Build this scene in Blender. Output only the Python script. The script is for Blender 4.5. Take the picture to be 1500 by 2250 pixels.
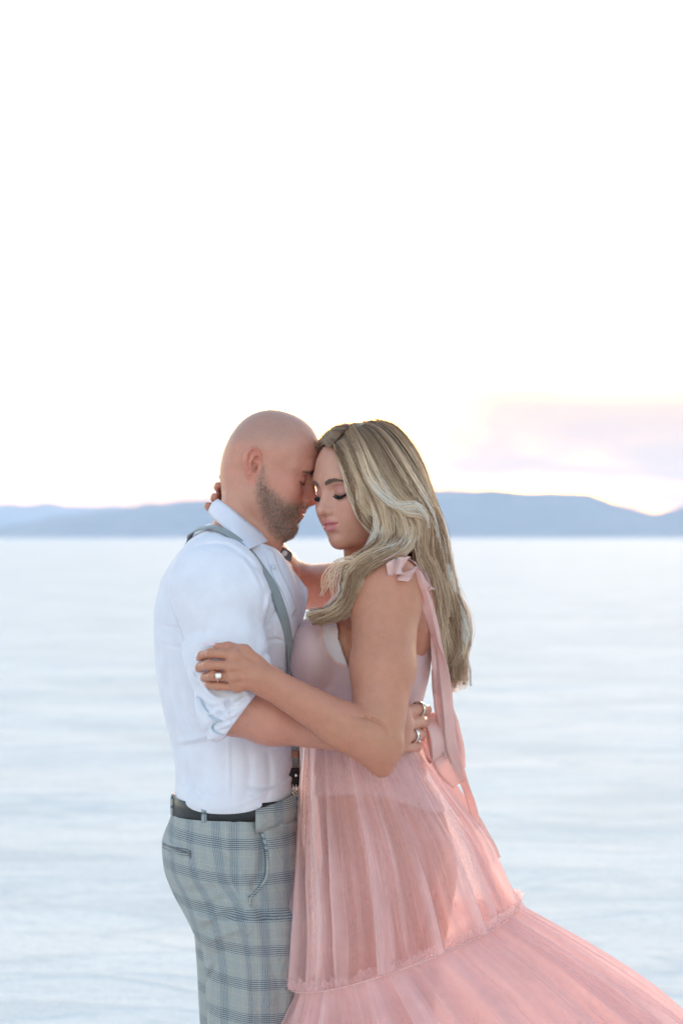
import bpy, math, random
import numpy as np
from mathutils import Matrix, Vector
from concurrent.futures import ThreadPoolExecutor
for o in list(bpy.data.objects): bpy.data.objects.remove(o)
random.seed(5); RNG = np.random.default_rng(5)
SC = bpy.context.scene
# ---------------------------------------------------------------- camera
cam = bpy.data.cameras.new('camera'); cam_o = bpy.data.objects.new('camera', cam); SC.collection.objects.link(cam_o)
cam.sensor_fit = 'VERTICAL'; cam.sensor_height = 36.0; cam.sensor_width = 24.0; cam.lens = 85.0
cam_o.location = (0, -4.427, 1.525); cam_o.rotation_euler = (math.radians(90), 0, 0)
cam.shift_y = 55.0 / 2250.0
cam.clip_start = .1; cam.clip_end = 60000
cam.dof.use_dof = True; cam.dof.focus_distance = 4.427 - .2; cam.dof.aperture_fstop = 5.0
SC.camera = cam_o
# ---------------------------------------------------------------- sky and sun
SUN_EL, SUN_AZ = 2.5, 8.0          # just above the hills behind the couple, a little to their right (degrees from +Y towards +X)
world = bpy.data.worlds.new('World'); SC.world = world; world.use_nodes = True
SC.view_settings.view_transform = 'Standard'; SC.view_settings.look = 'None'; SC.view_settings.gamma = 1.0
SC.view_settings.use_curve_mapping = False; SC.view_settings.exposure = 3.55
wn, wl = world.node_tree.nodes, world.node_tree.links
wn.clear()
w_out = wn.new('ShaderNodeOutputWorld'); w_bg = wn.new('ShaderNodeBackground'); w_bg.inputs['Strength'].default_value = .12
w_sky = wn.new('ShaderNodeTexSky'); w_sky.sky_type = 'NISHITA'; w_sky.sun_disc = False
w_sky.sun_elevation = math.radians(SUN_EL); w_sky.sun_rotation = math.radians(SUN_AZ); w_sky.dust_density = 1.0; w_sky.ozone_density = 1.4; w_sky.air_density = 1.0
def wmath(op, a, b=0.0, clamp=False):
    n = wn.new('ShaderNodeMath'); n.operation = op; n.use_clamp = clamp
    for i, v in enumerate((a, b)):
        if isinstance(v, bpy.types.NodeSocket): wl.new(v, n.inputs[i])
        else: n.inputs[i].default_value = v
    return n.outputs[0]
def wmix(f, a, b, blend='MIX'):
    n = wn.new('ShaderNodeMix'); n.data_type = 'RGBA'; n.blend_type = blend
    for i, v in ((0, f), (6, a), (7, b)):
        if isinstance(v, bpy.types.NodeSocket): wl.new(v, n.inputs[i])
        else: n.inputs[i].default_value = v if i == 0 else (*v, 1)
    return n.outputs[2]
# thin pink evening cloud low over the hills all round, broken by noise
w_tc = wn.new('ShaderNodeTexCoord'); w_sep = wn.new('ShaderNodeSeparateXYZ'); wl.new(w_tc.outputs['Generated'], w_sep.inputs[0])
w_map = wn.new('ShaderNodeMapping'); w_map.inputs['Scale'].default_value = (8, 8, 32); w_map.inputs['Location'].default_value = (1.70, .4, .50); wl.new(w_tc.outputs['Generated'], w_map.inputs[0])
w_no = wn.new('ShaderNodeTexNoise'); w_no.inputs['Scale'].default_value = 1.0; w_no.inputs['Detail'].default_value = 6; w_no.inputs['Roughness'].default_value = .55; wl.new(w_map.outputs[0], w_no.inputs['Vector'])
el = w_sep.outputs[2]
band = wmath('MULTIPLY', wmath('MULTIPLY_ADD', el, 60.0), wmath('SUBTRACT', 1.0, wmath('MULTIPLY', el, 15.0), True), True)
cl = wn.new('ShaderNodeMapRange'); cl.interpolation_type = 'SMOOTHSTEP'; wl.new(w_no.outputs[0], cl.inputs[0]); cl.inputs[1].default_value = .33; cl.inputs[2].default_value = .68
side = wn.new('ShaderNodeMapRange'); side.interpolation_type = 'SMOOTHSTEP'; wl.new(w_sep.outputs[0], side.inputs[0]); side.inputs[1].default_value = .015; side.inputs[2].default_value = .07; side.inputs[3].default_value = .25      # the bank lies to the right of the sun's glow
w_thick = wmath('MULTIPLY', wmath('MULTIPLY', cl.outputs[0], side.outputs[0]), band)
w_cloud = wmath('SUBTRACT', 1.0, wmath('EXPONENT', wmath('MULTIPLY', w_thick, -7.6)))
w_col = wmix(1.0, w_sky.outputs[0], (1.07, .99, .965), 'MULTIPLY')
w_col = wmix(wmath('MULTIPLY', band, .9), w_col, (.03, .05, .26), 'ADD')
w_col = wmix(w_cloud, w_col, (.80, .60, .50))
wl.new(w_col, w_bg.inputs[0]); wl.new(w_bg.outputs[0], w_out.inputs['Surface'])
sun = bpy.data.lights.new('sun', 'SUN'); sun_o = bpy.data.objects.new('sun', sun); SC.collection.objects.link(sun_o)
sun.energy = .30; sun.angle = math.radians(6); sun.color = (1, .74, .48)
_e, _a = math.radians(SUN_EL + 1.5), math.radians(SUN_AZ)
sun_o.rotation_euler = Vector((math.cos(_e) * math.sin(_a), math.cos(_e) * math.cos(_a), math.sin(_e))).to_track_quat('Z', 'Y').to_euler()
SC.cycles.volume_bounces = 1
SC.cycles.max_bounces = 8; SC.cycles.transparent_max_bounces = 24; SC.cycles.use_denoising = True
# ---------------------------------------------------------------- helpers
D_CAM, ZC = 4.427, 1.525
def W(px, py, y=0.0):
    """point of the place that stands y metres behind the couple, laid out from photo measurements (1200 px = 1 m)"""
    f = (D_CAM + y) / D_CAM
    return np.array([(px - 750) / 1200 * f, y, ZC + (1180 - py) / 1200 * f])

def smin(a, b, k):
    h = np.maximum(k - np.abs(a - b), 0.0) / k
    return np.minimum(a, b) - h * h * k * 0.25
def smax(a, b, k):
    return -smin(-a, -b, k)

class Frame:
    """local axes: forward, side, up"""
    def __init__(self, o, f, s, u, mirror=False, sc=1.0):
        self.sc = sc; self.o = np.asarray(o, float); self.R = np.stack([f, s, u]).astype(np.float32); self.mirror = mirror
    def to(self, P):
        q = (P - self.o.astype(np.float32)) @ self.R.T
        if self.sc != 1.0: q = q / np.float32(self.sc)
        if self.mirror: q[:, 1] = np.abs(q[:, 1])
        return q
    def w(self, f, s, u):
        return self.o + (f * self.R[0] + s * self.R[1] + u * self.R[2]) * self.sc
WORLD = Frame((0, 0, 0), (1, 0, 0), (0, 1, 0), (0, 0, 1))

def head_frame(o, dirx, yaw, pitch, roll=0.0, sc=1.0, eye=None):
    """axes of a head; with eye given, o is where that local point stands"""
    y, p, r = (math.radians(v) for v in (yaw, pitch, roll))
    f = np.array([dirx * math.cos(y), -math.sin(y), 0.0]); u = np.array([0, 0, 1.0]); s = np.cross(u, f)
    if s[1] > 0: s = -s                                    # side axis towards the near ear
    f, u = f * math.cos(p) - u * math.sin(p), u * math.cos(p) + f * math.sin(p)
    s, u = s * math.cos(r) + u * math.sin(r), u * math.cos(r) - s * math.sin(r)
    if eye is not None: o = np.asarray(o) - (eye[0] * f + eye[1] * s + eye[2] * u) * sc
    return Frame(o, f, s, u, True, sc)

def eul(rx, ry, rz):
    return np.array(Matrix.Rotation(math.radians(rz), 3, 'Z') @ Matrix.Rotation(math.radians(ry), 3, 'Y') @ Matrix.Rotation(math.radians(rx), 3, 'X'), dtype=np.float32)

class SDF:
    def __init__(self): self.ops = []
    def _add(self, kind, k, fr, c, R, fn):
        """R: reach around c, one number or three"""
        self.ops.append((kind, k, fr, np.asarray(c, np.float32), np.asarray(R, np.float32) * np.ones(3, np.float32), fn))
    def sub(self, T, c, R, k):
        """union with another body of shapes"""
        self._add('u', k, WORLD, c, R, T)
    # --- shapes
    def ell(self, c, r, k=0.01, op='u', fr=WORLD, rot=None):
        c = np.asarray(c, np.float32); r = np.asarray(r, np.float32); M = None if rot is None else eul(*rot)
        def fn(q):
            p = q - c
            if M is not None: p = p @ M
            a = p / r; b = a / r
            k0 = np.sqrt((a * a).sum(1)) + 1e-6; k1 = np.sqrt((b * b).sum(1)) + 1e-6
            return k0 * (k0 - 1) / k1
        self._add(op, k, fr, c, r if M is None else r.max(), fn)
    def rc(self, a, b, ra, rb, k=0.01, op='u', fr=WORLD, flat=None):
        """round cone; flat = (direction, factor) squashes it along a direction"""
        a = np.asarray(a, np.float32); b = np.asarray(b, np.float32); ba = b - a; L = max(float(ba @ ba), 1e-9)
        fd = None
        if flat is not None:
            fd = np.asarray(flat[0], np.float32); fd = fd / np.linalg.norm(fd); ff = 1.0 / flat[1] - 1
        def fn(q):
            pa = q - a; h = np.clip((pa @ ba) / L, 0, 1); v = pa - h[:, None] * ba
            if fd is not None: v = v + (v @ fd)[:, None] * ff * fd
            d = np.sqrt((v * v).sum(1)) - (ra + (rb - ra) * h)
            return d * (flat[1] if (fd is not None and flat[1] < 1) else 1.0)
        self._add(op, k, fr, (a + b) / 2, np.abs(ba) / 2 + max(ra, rb) * (max(1, flat[1]) if flat else 1), fn)
    def chain(self, pts, rs, k=0.008, fr=WORLD, flat=None, op='u'):
        for i in range(len(pts) - 1): self.rc(pts[i], pts[i + 1], rs[i], rs[i + 1], k, op, fr, flat)
    def sect(self, rows, k=0.02, op='u', e=2.0, cap=0.02):
        """tube with elliptic cross-sections: rows of (z, x0, x1, cy, ry)"""
        rows = sorted(rows); A = np.array(rows, np.float32); Z = A[:, 0]
        zs = np.linspace(Z[0], Z[-1], 200).astype(np.float32)
        cols = []
        for j in range(1, 5): cols.append(pchip(Z, A[:, j], zs))
        def fn(q):
            z = np.clip(q[:, 2], Z[0], Z[-1])
            x0, x1, cy, ry = (np.interp(z, zs, c).astype(np.float32) for c in cols)
            cx = (x0 + x1) / 2; rx = np.maximum((x1 - x0) / 2, .002)
            ax = np.abs(q[:, 0] - cx) / rx; ay = np.abs(q[:, 1] - cy) / ry
            k0 = (ax ** e + ay ** e) ** (1 / e) + 1e-6
            g = np.sqrt((ax ** (e - 1) / rx) ** 2 + (ay ** (e - 1) / ry) ** 2) / np.maximum(k0 ** (e - 1), 1e-6) + 1e-3
            d = (k0 - 1) / g
            dz = np.abs(q[:, 2] - z)
            return np.where(dz > 0, np.maximum(d, 0) + dz + np.minimum(d, 0) * .2, d)
        c = (A[:, 1].mean() + A[:, 2].mean()) / 2
        self._add(op, k, WORLD, (c, A[:, 3].mean(), (Z[0] + Z[-1]) / 2), np.array([(A[:, 2].max() - A[:, 1].min()) / 2, A[:, 4].max() + np.ptp(A[:, 3]), (Z[-1] - Z[0]) / 2]) + .03, fn)
    # --- brushes (they move the surface built so far outwards by amp)
    def puff(self, c, r, amp, fr=WORLD, rot=None):
        c = np.asarray(c, np.float32); r = np.asarray(r, np.float32) * np.ones(3, np.float32); M = None if rot is None else eul(*rot)
        def fn(q):
            p = q - c
            if M is not None: p = p @ M
            a = p / r
            return -amp * np.exp(-(a * a).sum(1))
        self._add('d', 0, fr, c, (r if M is None else r.max()) * 2.3, fn)
    def crease(self, pts, w, amp, fr=WORLD, taper=True):
        """a line drawn into (amp > 0) or raised from (amp < 0) the surface"""
        P = np.asarray(pts, np.float32)
        def fn(q):
            best = np.full(len(q), 1e9, np.float32); tt = np.zeros(len(q), np.float32); n = len(P) - 1
            for i in range(n):
                ba = P[i + 1] - P[i]; L = max(float(ba @ ba), 1e-12); pa = q - P[i]
                h = np.clip((pa @ ba) / L, 0, 1); v = pa - h[:, None] * ba; d2 = (v * v).sum(1)
                m = d2 < best; best = np.where(m, d2, best); tt = np.where(m, (i + h) / n, tt)
            g = amp * np.exp(-best / (w * w))
            if taper: g = g * np.sqrt(np.clip(np.sin(np.pi * (0.04 + .92 * tt)), 0, 1))
            return g
        c = (P.max(0) + P.min(0)) / 2
        self._add('d', 0, fr, c, np.abs(P - c).max(0) + 2.5 * w, fn)
    def field(self, fn, c=(0, 0, 0), R=99.0, op='d', k=0.01, fr=WORLD):
        self._add(op, k, fr, c, R, fn)
    # --- evaluation
    def near(self, c, rad):
        out = []; c = np.asarray(c, np.float32)[None, :]; loc = {}
        for o in self.ops:
            kind, k, fr, oc, R, fn = o
            if kind != 'i':
                if id(fr) not in loc: loc[id(fr)] = c[0] if fr is WORLD else fr.to(c)[0]
                g = np.maximum(np.abs(loc[id(fr)] - oc) - R, 0)
                if math.sqrt(float(g @ g)) * fr.sc > rad + k + .003: continue
            if isinstance(fn, SDF):
                sub = fn.near(c[0], rad + k)
                if not any(q[0] == 'u' for q in sub): continue
                o = (kind, k, fr, oc, R, lambda q, T=fn, ops=sub: T.ev(q, ops))
            out.append(o)
        return out
    def ev(self, P, ops=None):
        P = np.ascontiguousarray(P, np.float32); d = np.full(len(P), 0.5, np.float32); loc = {}
        for kind, k, fr, oc, R, fn in (self.ops if ops is None else ops):
            if id(fr) not in loc: loc[id(fr)] = P if fr is WORLD else fr.to(P)
            v = fn.ev(loc[id(fr)]) if isinstance(fn, SDF) else fn(loc[id(fr)])
            if v.dtype != np.float32: v = v.astype(np.float32)
            if fr.sc != 1.0: v = v * np.float32(fr.sc)
            if kind == 'u': d = smin(d, v, k)
            elif kind == 's': d = smax(d, -v, k)
            elif kind == 'i': d = smax(d, v, k)
            else: d = d + v
        return d

def pchip(x, y, xi):
    x = np.asarray(x, float); y = np.asarray(y, float); h = np.diff(x); dl = np.diff(y) / h; m = np.zeros(len(x))
    m[0], m[-1] = dl[0], dl[-1]
    for i in range(1, len(x) - 1):
        m[i] = 0 if dl[i - 1] * dl[i] <= 0 else 2 * dl[i - 1] * dl[i] / (dl[i - 1] + dl[i])
    j = np.clip(np.searchsorted(x, xi) - 1, 0, len(x) - 2); t = (xi - x[j]) / h[j]
    return ((1 + 2 * t) * (1 - t) ** 2 * y[j] + t * (1 - t) ** 2 * h[j] * m[j] + t * t * (3 - 2 * t) * y[j + 1] + t * t * (t - 1) * h[j] * m[j + 1]).astype(np.float32)

def axis(*spans):
    """uneven sample positions: spans of (start, end, step)"""
    out = []
    for a, b, s in spans: out.append(np.linspace(a, b, max(2, int(round((b - a) / s)) + 1))[:-1])
    out.append([spans[-1][1]])
    return np.concatenate(out).astype(np.float32)

POOL = ThreadPoolExecutor(4)
def surface(sdf, X, Y, Z, B=24, smooth=0):
    """surface nets over an uneven grid, evaluated only near the surface"""
    nx, ny, nz = len(X), len(Y), len(Z)
    G = np.full((nx, ny, nz), 0.5, np.float32)
    jobs = []
    for i in range(0, nx, B):
        for j in range(0, ny, B):
            for k in range(0, nz, B): jobs.append((slice(i, min(i + B, nx)), slice(j, min(j + B, ny)), slice(k, min(k + B, nz))))
    def run(s):
        x, y, z = X[s[0]], Y[s[1]], Z[s[2]]
        lo = np.array([x[0], y[0], z[0]]); hi = np.array([x[-1], y[-1], z[-1]]); c = (lo + hi) / 2; rad = np.linalg.norm(hi - lo) / 2 + .004
        ops = sdf.near(c, rad)
        if not any(o[0] == 'u' for o in ops): return
        d0 = sdf.ev(c[None, :], ops)[0]
        if abs(d0) > rad * 1.15 + .02: G[s] = d0; return
        # a coarse look first, then only the samples close to the surface
        cx, cy, cz = (np.minimum(np.arange(1, n + 2, 3), n - 1)[:max(1, -(-n // 3))] for n in (len(x), len(y), len(z)))
        P = np.stack(np.meshgrid(x[cx], y[cy], z[cz], indexing='ij'), -1).reshape(-1, 3)
        dc = sdf.ev(P, ops).reshape(len(cx), len(cy), len(cz))
        d = dc[np.ix_(np.minimum(np.arange(len(x)) // 3, len(cx) - 1), np.minimum(np.arange(len(y)) // 3, len(cy) - 1), np.minimum(np.arange(len(z)) // 3, len(cz) - 1))].copy()
        st = [float((a[-1] - a[0]) / max(len(a) - 1, 1)) for a in (x, y, z)]
        m = np.abs(d) < 1.5 * math.sqrt(st[0] ** 2 + st[1] ** 2 + st[2] ** 2) * 1.2 + .0035
        if m.any():
            I, J, K = np.nonzero(m); d[m] = sdf.ev(np.stack([x[I], y[J], z[K]], 1), ops)
        G[s] = d
    list(POOL.map(run, jobs))
    S = G < 0
    c8 = [S[a:nx - 1 + a, b:ny - 1 + b, c:nz - 1 + c] for a in (0, 1) for b in (0, 1) for c in (0, 1)]
    cnt = sum(c.astype(np.int8) for c in c8)
    act = (cnt > 0) & (cnt < 8)
    I, J, K = np.nonzero(act)
    idx = np.full(act.shape, -1, np.int32); idx[I, J, K] = np.arange(len(I))
    acc = np.zeros((len(I), 3)); n = np.zeros(len(I))
    XYZ = (X, Y, Z)
    off = [(a, b, c) for a in (0, 1) for b in (0, 1) for c in (0, 1)]
    for p in off:
        for ax in range(3):
            if p[ax]: continue
            q = list(p); q[ax] = 1
            v0 = G[I + p[0], J + p[1], K + p[2]]; v1 = G[I + q[0], J + q[1], K + q[2]]
            m = (v0 < 0) != (v1 < 0)
            t = np.where(m, v0 / np.where(m, v0 - v1, 1), 0)
            ii = (I + p[0], J + p[1], K + p[2])
            for a2 in range(3):
                base = XYZ[a2][ii[a2]]
                if a2 == ax: base = base + t * (XYZ[ax][ii[ax] + 1] - base)
                acc[:, a2] += np.where(m, base, 0)
            n += m
    V = acc / n[:, None]
    F = []
    for ax in range(3):
        o1, o2 = [(1, 2), (2, 0), (0, 1)][ax]
        sl0 = [slice(None)] * 3; sl1 = [slice(None)] * 3
        sl0[ax] = slice(0, -1); sl1[ax] = slice(1, None)
        a, b = S[tuple(sl0)], S[tuple(sl1)]
        E = np.nonzero(a != b); e = np.stack(E, 1)
        ok = (e[:, o1] > 0) & (e[:, o2] > 0) & (e[:, o1] < (nx, ny, nz)[o1] - 1) & (e[:, o2] < (nx, ny, nz)[o2] - 1)
        e = e[ok]; flip = a[e[:, 0], e[:, 1], e[:, 2]]
        def at(d1, d2):
            g = e.copy(); g[:, o1] -= d1; g[:, o2] -= d2
            return idx[g[:, 0], g[:, 1], g[:, 2]]
        q = np.stack([at(1, 1), at(0, 1), at(0, 0), at(1, 0)], 1)
        q = np.where(flip[:, None], q, q[:, ::-1])
        F.append(q)
    F = np.concatenate(F)
    for _ in range(smooth):
        s = np.zeros_like(V); w = np.zeros(len(V))
        for a in range(4):
            b = (a + 1) % 4
            np.add.at(s, F[:, a], V[F[:, b]]); np.add.at(s, F[:, b], V[F[:, a]]); np.add.at(w, F[:, a], 1); np.add.at(w, F[:, b], 1)
        V = V * .5 + .5 * s / np.maximum(w, 1)[:, None]
    return V, F

def mesh_np(name, V, F, mat=None, parent=None, smooth=True, attrs=None, mats=None, fmat=None):
    """vertices and faces (array of quads or triangles, or a list of such arrays) as ONE mesh object"""
    me = bpy.data.meshes.new(name)
    Fs = F if isinstance(F, list) else [F]
    Fs = [np.asarray(f, np.int32) for f in Fs if len(f)]
    V = np.asarray(V, np.float32)
    me.vertices.add(len(V)); me.vertices.foreach_set('co', V.ravel())
    loops = np.concatenate([f.ravel() for f in Fs]); tot = np.concatenate([np.full(len(f), f.shape[1], np.int32) for f in Fs])
    me.loops.add(len(loops)); me.loops.foreach_set('vertex_index', loops)
    me.polygons.add(len(tot)); st = np.concatenate([[0], np.cumsum(tot)[:-1]]).astype(np.int32)
    me.polygons.foreach_set('loop_start', st)
    if smooth: me.polygons.foreach_set('use_smooth', np.ones(len(tot), bool))
    if attrs:
        for an, av in attrs.items():
            av = np.asarray(av, np.float32)
            if av.ndim == 1:
                at = me.attributes.new(an, 'FLOAT', 'POINT'); at.data.foreach_set('value', av)
            else:
                at = me.attributes.new(an, 'FLOAT_VECTOR', 'POINT'); at.data.foreach_set('vector', av.ravel())
    me.update(calc_edges=True); me.validate()
    for m in (mats or [mat]):
        if m: me.materials.append(m)
    if fmat is not None: me.polygons.foreach_set('material_index', np.asarray(fmat, np.int32))
    o = bpy.data.objects.new(name, me); bpy.context.scene.collection.objects.link(o)
    if parent is not None:
        o.parent = parent; o.matrix_parent_inverse = parent.matrix_world.inverted()
    return o

def empty(name, loc):
    o = bpy.data.objects.new(name, None); o.empty_display_size = .1; bpy.context.scene.collection.objects.link(o); o.location = loc
    bpy.context.view_layer.update(); return o
def tag(o, **kw):
    for k, v in kw.items(): o[k] = v
    return o

def spline(pts, n):
    """Catmull-Rom through pts, n samples"""
    P = np.asarray(pts, float); P = np.concatenate([[2 * P[0] - P[1]], P, [2 * P[-1] - P[-2]]]); m = len(P) - 3
    t = np.linspace(0, m, n); i = np.minimum(t.astype(int), m - 1); u = (t - i)[:, None]
    a, b, c, d = P[i], P[i + 1], P[i + 2], P[i + 3]
    return .5 * (2 * b + (c - a) * u + (2 * a - 5 * b + 4 * c - d) * u * u + (3 * b - a - 3 * c + d) * u ** 3)

def tubes(paths, radii, sides=3):
    """many thin tubes at once: paths (N,M,3), radii (N,M) -> V, F"""
    N, M, _ = paths.shape
    T = np.gradient(paths, axis=1); T /= np.linalg.norm(T, axis=2, keepdims=True) + 1e-9
    ref = np.zeros_like(T); ref[..., 1] = 1.0
    A = np.cross(T, ref); nn = np.linalg.norm(A, axis=2, keepdims=True); A = np.where(nn < .05, np.cross(T, [1., 0, 0]), A); A /= np.linalg.norm(A, axis=2, keepdims=True) + 1e-9
    Bn = np.cross(T, A)
    ang = np.arange(sides) / sides * 2 * np.pi
    V = paths[:, :, None, :] + radii[:, :, None, None] * (A[:, :, None, :] * np.cos(ang)[:, None] + Bn[:, :, None, :] * np.sin(ang)[:, None])
    idx = np.arange(N * M * sides).reshape(N, M, sides)
    a = idx[:, :-1, :]; b = idx[:, 1:, :]
    F = np.stack([a, np.roll(a, -1, 2), np.roll(b, -1, 2), b], -1).reshape(-1, 4)
    return V.reshape(-1, 3), F

def strip(center, width_dir, widths, normal=None, thick=0.0, nw=5, curl=0.0):
    """a ribbon: centre line (M,3), direction across (M,3), widths (M,), as a thin closed sheet"""
    M = len(center); u = np.linspace(-.5, .5, nw)
    wd = width_dir / (np.linalg.norm(width_dir, axis=1, keepdims=True) + 1e-9)
    T = np.gradient(center, axis=0); N = np.cross(T, wd); N /= np.linalg.norm(N, axis=1, keepdims=True) + 1e-9
    base = center[:, None, :] + wd[:, None, :] * (widths[:, None] * u)[:, :, None] + N[:, None, :] * (curl * widths[:, None] * (4 * u * u - .5))[:, :, None]
    top = base + N[:, None, :] * thick / 2; bot = base - N[:, None, :] * thick / 2
    i = np.arange(M * nw).reshape(M, nw)
    q = np.stack([i[:-1, :-1], i[:-1, 1:], i[1:, 1:], i[1:, :-1]], -1).reshape(-1, 4)
    if thick <= 0: return base.reshape(-1, 3), q
    V = np.concatenate([top.reshape(-1, 3), bot.reshape(-1, 3)]); o = M * nw
    rim = np.concatenate([i[0, :], i[1:, -1], i[-1, -2::-1], i[-2:0:-1, 0]]); r2 = np.roll(rim, -1)
    side = np.stack([rim, rim + o, r2 + o, r2], -1)
    return V, np.concatenate([q, q[:, ::-1] + o, side])

def pcrease(S, pts, w, amp, ymax=0.0, taper=True, y=-.2):
    """fold on the side that faces the camera, measured across the picture-facing side only: pts in photo px"""
    P = np.array([W(a, b, y)[[0, 2]] for a, b in pts], np.float32)
    P = spline(P, len(P) * 2 + 1).astype(np.float32) if len(P) > 2 else P
    def fn(q):
        q2 = q[:, [0, 2]]; best = np.full(len(q), 1e9, np.float32); tt = np.zeros(len(q), np.float32); n = len(P) - 1
        for i in range(n):
            ba = P[i + 1] - P[i]; L = max(float(ba @ ba), 1e-12); pa = q2 - P[i]
            h = np.clip((pa @ ba) / L, 0, 1); v = pa - h[:, None] * ba; d2 = (v * v).sum(1)
            m = d2 < best; best = np.where(m, d2, best); tt = np.where(m, (i + h) / n, tt)
        g = amp * np.exp(-best / (w * w)) * (q[:, 1] < ymax)
        if taper: g = g * np.sqrt(np.clip(np.sin(np.pi * (0.04 + .92 * tt)), 0, 1))
        return g
    c = P.mean(0)
    hx, hz = np.abs(P - c).max(0) + 2.3 * w
    S.field(fn, (c[0], ymax - .3, c[1]), (hx, .3, hz))

def grad(S, P, e=.0012):
    g = np.stack([S.ev(P + np.float32(e) * np.eye(3, dtype=np.float32)[i]) - S.ev(P - np.float32(e) * np.eye(3, dtype=np.float32)[i]) for i in range(3)], 1)
    return g / (np.linalg.norm(g, axis=1, keepdims=True) + 1e-9)
def snap(S, P, off=0.0, it=6):
    P = np.asarray(P, np.float32).copy()
    for _ in range(it):
        P -= (grad(S, P) * np.clip(S.ev(P) - off, -.03, .03)[:, None]).astype(np.float32)
    return P.astype(float), grad(S, P).astype(float)
def hit(S, pts, off=0.0, y0=-.5):
    """where the line of sight through the given photo points meets the surface, lifted by off; with normals"""
    cam_p = np.array([0, -D_CAM, ZC]); dr = np.array([W(a, b, 0) for a, b in pts]) - cam_p; dr /= np.linalg.norm(dr, axis=1, keepdims=True)
    t = (D_CAM + y0) / dr[:, 1]; P = cam_p + dr * t[:, None]
    for _ in range(70):
        d = S.ev(P); P = P + dr * (np.clip(d, -.05, .05) * .7)[:, None]
        P[:, 1] = np.minimum(P[:, 1], .3)
    n = grad(S, P).astype(float)
    return P + n * off, n
def ribbon_on(name, S, P, n, width, mat, parent, thick=.0016, nw=5, off=.001):
    w = np.asarray(width) * np.ones(len(P)); T = np.gradient(P, axis=0); wd = np.cross(n, T)
    V, F = strip(P + n * off, wd, w, thick=thick, nw=nw)
    return mesh_np(name, V, F, mat, parent)
def ball(c, r, seg=10, rings=7, R=None):
    """ellipsoid vertices and faces"""
    th = np.linspace(0, np.pi, rings + 1)[1:-1]; ph = np.arange(seg) / seg * 2 * np.pi
    v = np.stack([np.outer(np.sin(th), np.cos(ph)), np.outer(np.sin(th), np.sin(ph)), np.outer(np.cos(th), np.ones(seg))], -1).reshape(-1, 3)
    v = np.concatenate([v, [[0, 0, 1], [0, 0, -1]]]) * r
    if R is not None: v = v @ np.asarray(R)
    i = np.arange((rings - 1) * seg).reshape(rings - 1, seg)
    q = np.stack([i[:-1], i[1:], np.roll(i[1:], -1, 1), np.roll(i[:-1], -1, 1)], -1).reshape(-1, 4)
    t, b = len(v) - 2, len(v) - 1
    q = np.concatenate([q, np.stack([np.full(seg, t), i[0], np.roll(i[0], -1), np.roll(i[0], -1)], 1)[:, [0, 1, 2, 2]], np.stack([np.full(seg, b), np.roll(i[-1], -1), i[-1], i[-1]], 1)])
    return v + np.asarray(c), [q[:-2 * seg], q[-2 * seg:, :3]]
def axes_from(n, up):
    n = np.asarray(n, float) / np.linalg.norm(n); a = np.cross(up, n); a /= np.linalg.norm(a); b = np.cross(n, a)
    return np.stack([a, b, n])
def grid_sheet(G, th=0.0):
    """grid of points (n,m,3) as a sheet with thickness"""
    n, m, _ = G.shape
    gu = np.gradient(G, axis=0); gv = np.gradient(G, axis=1); nr = np.cross(gu, gv); nr /= np.linalg.norm(nr, axis=2, keepdims=True) + 1e-9
    i = np.arange(n * m).reshape(n, m); q = np.stack([i[:-1, :-1], i[:-1, 1:], i[1:, 1:], i[1:, :-1]], -1).reshape(-1, 4)
    if th <= 0: return G.reshape(-1, 3), q
    V = np.concatenate([(G + nr * th / 2).reshape(-1, 3), (G - nr * th / 2).reshape(-1, 3)]); o = n * m
    rim = np.concatenate([i[0, :], i[1:, -1], i[-1, -2::-1], i[-2:0:-1, 0]]); r2 = np.roll(rim, -1)
    return V, np.concatenate([q, q[:, ::-1] + o, np.stack([rim, rim + o, r2 + o, r2], -1)])
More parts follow.
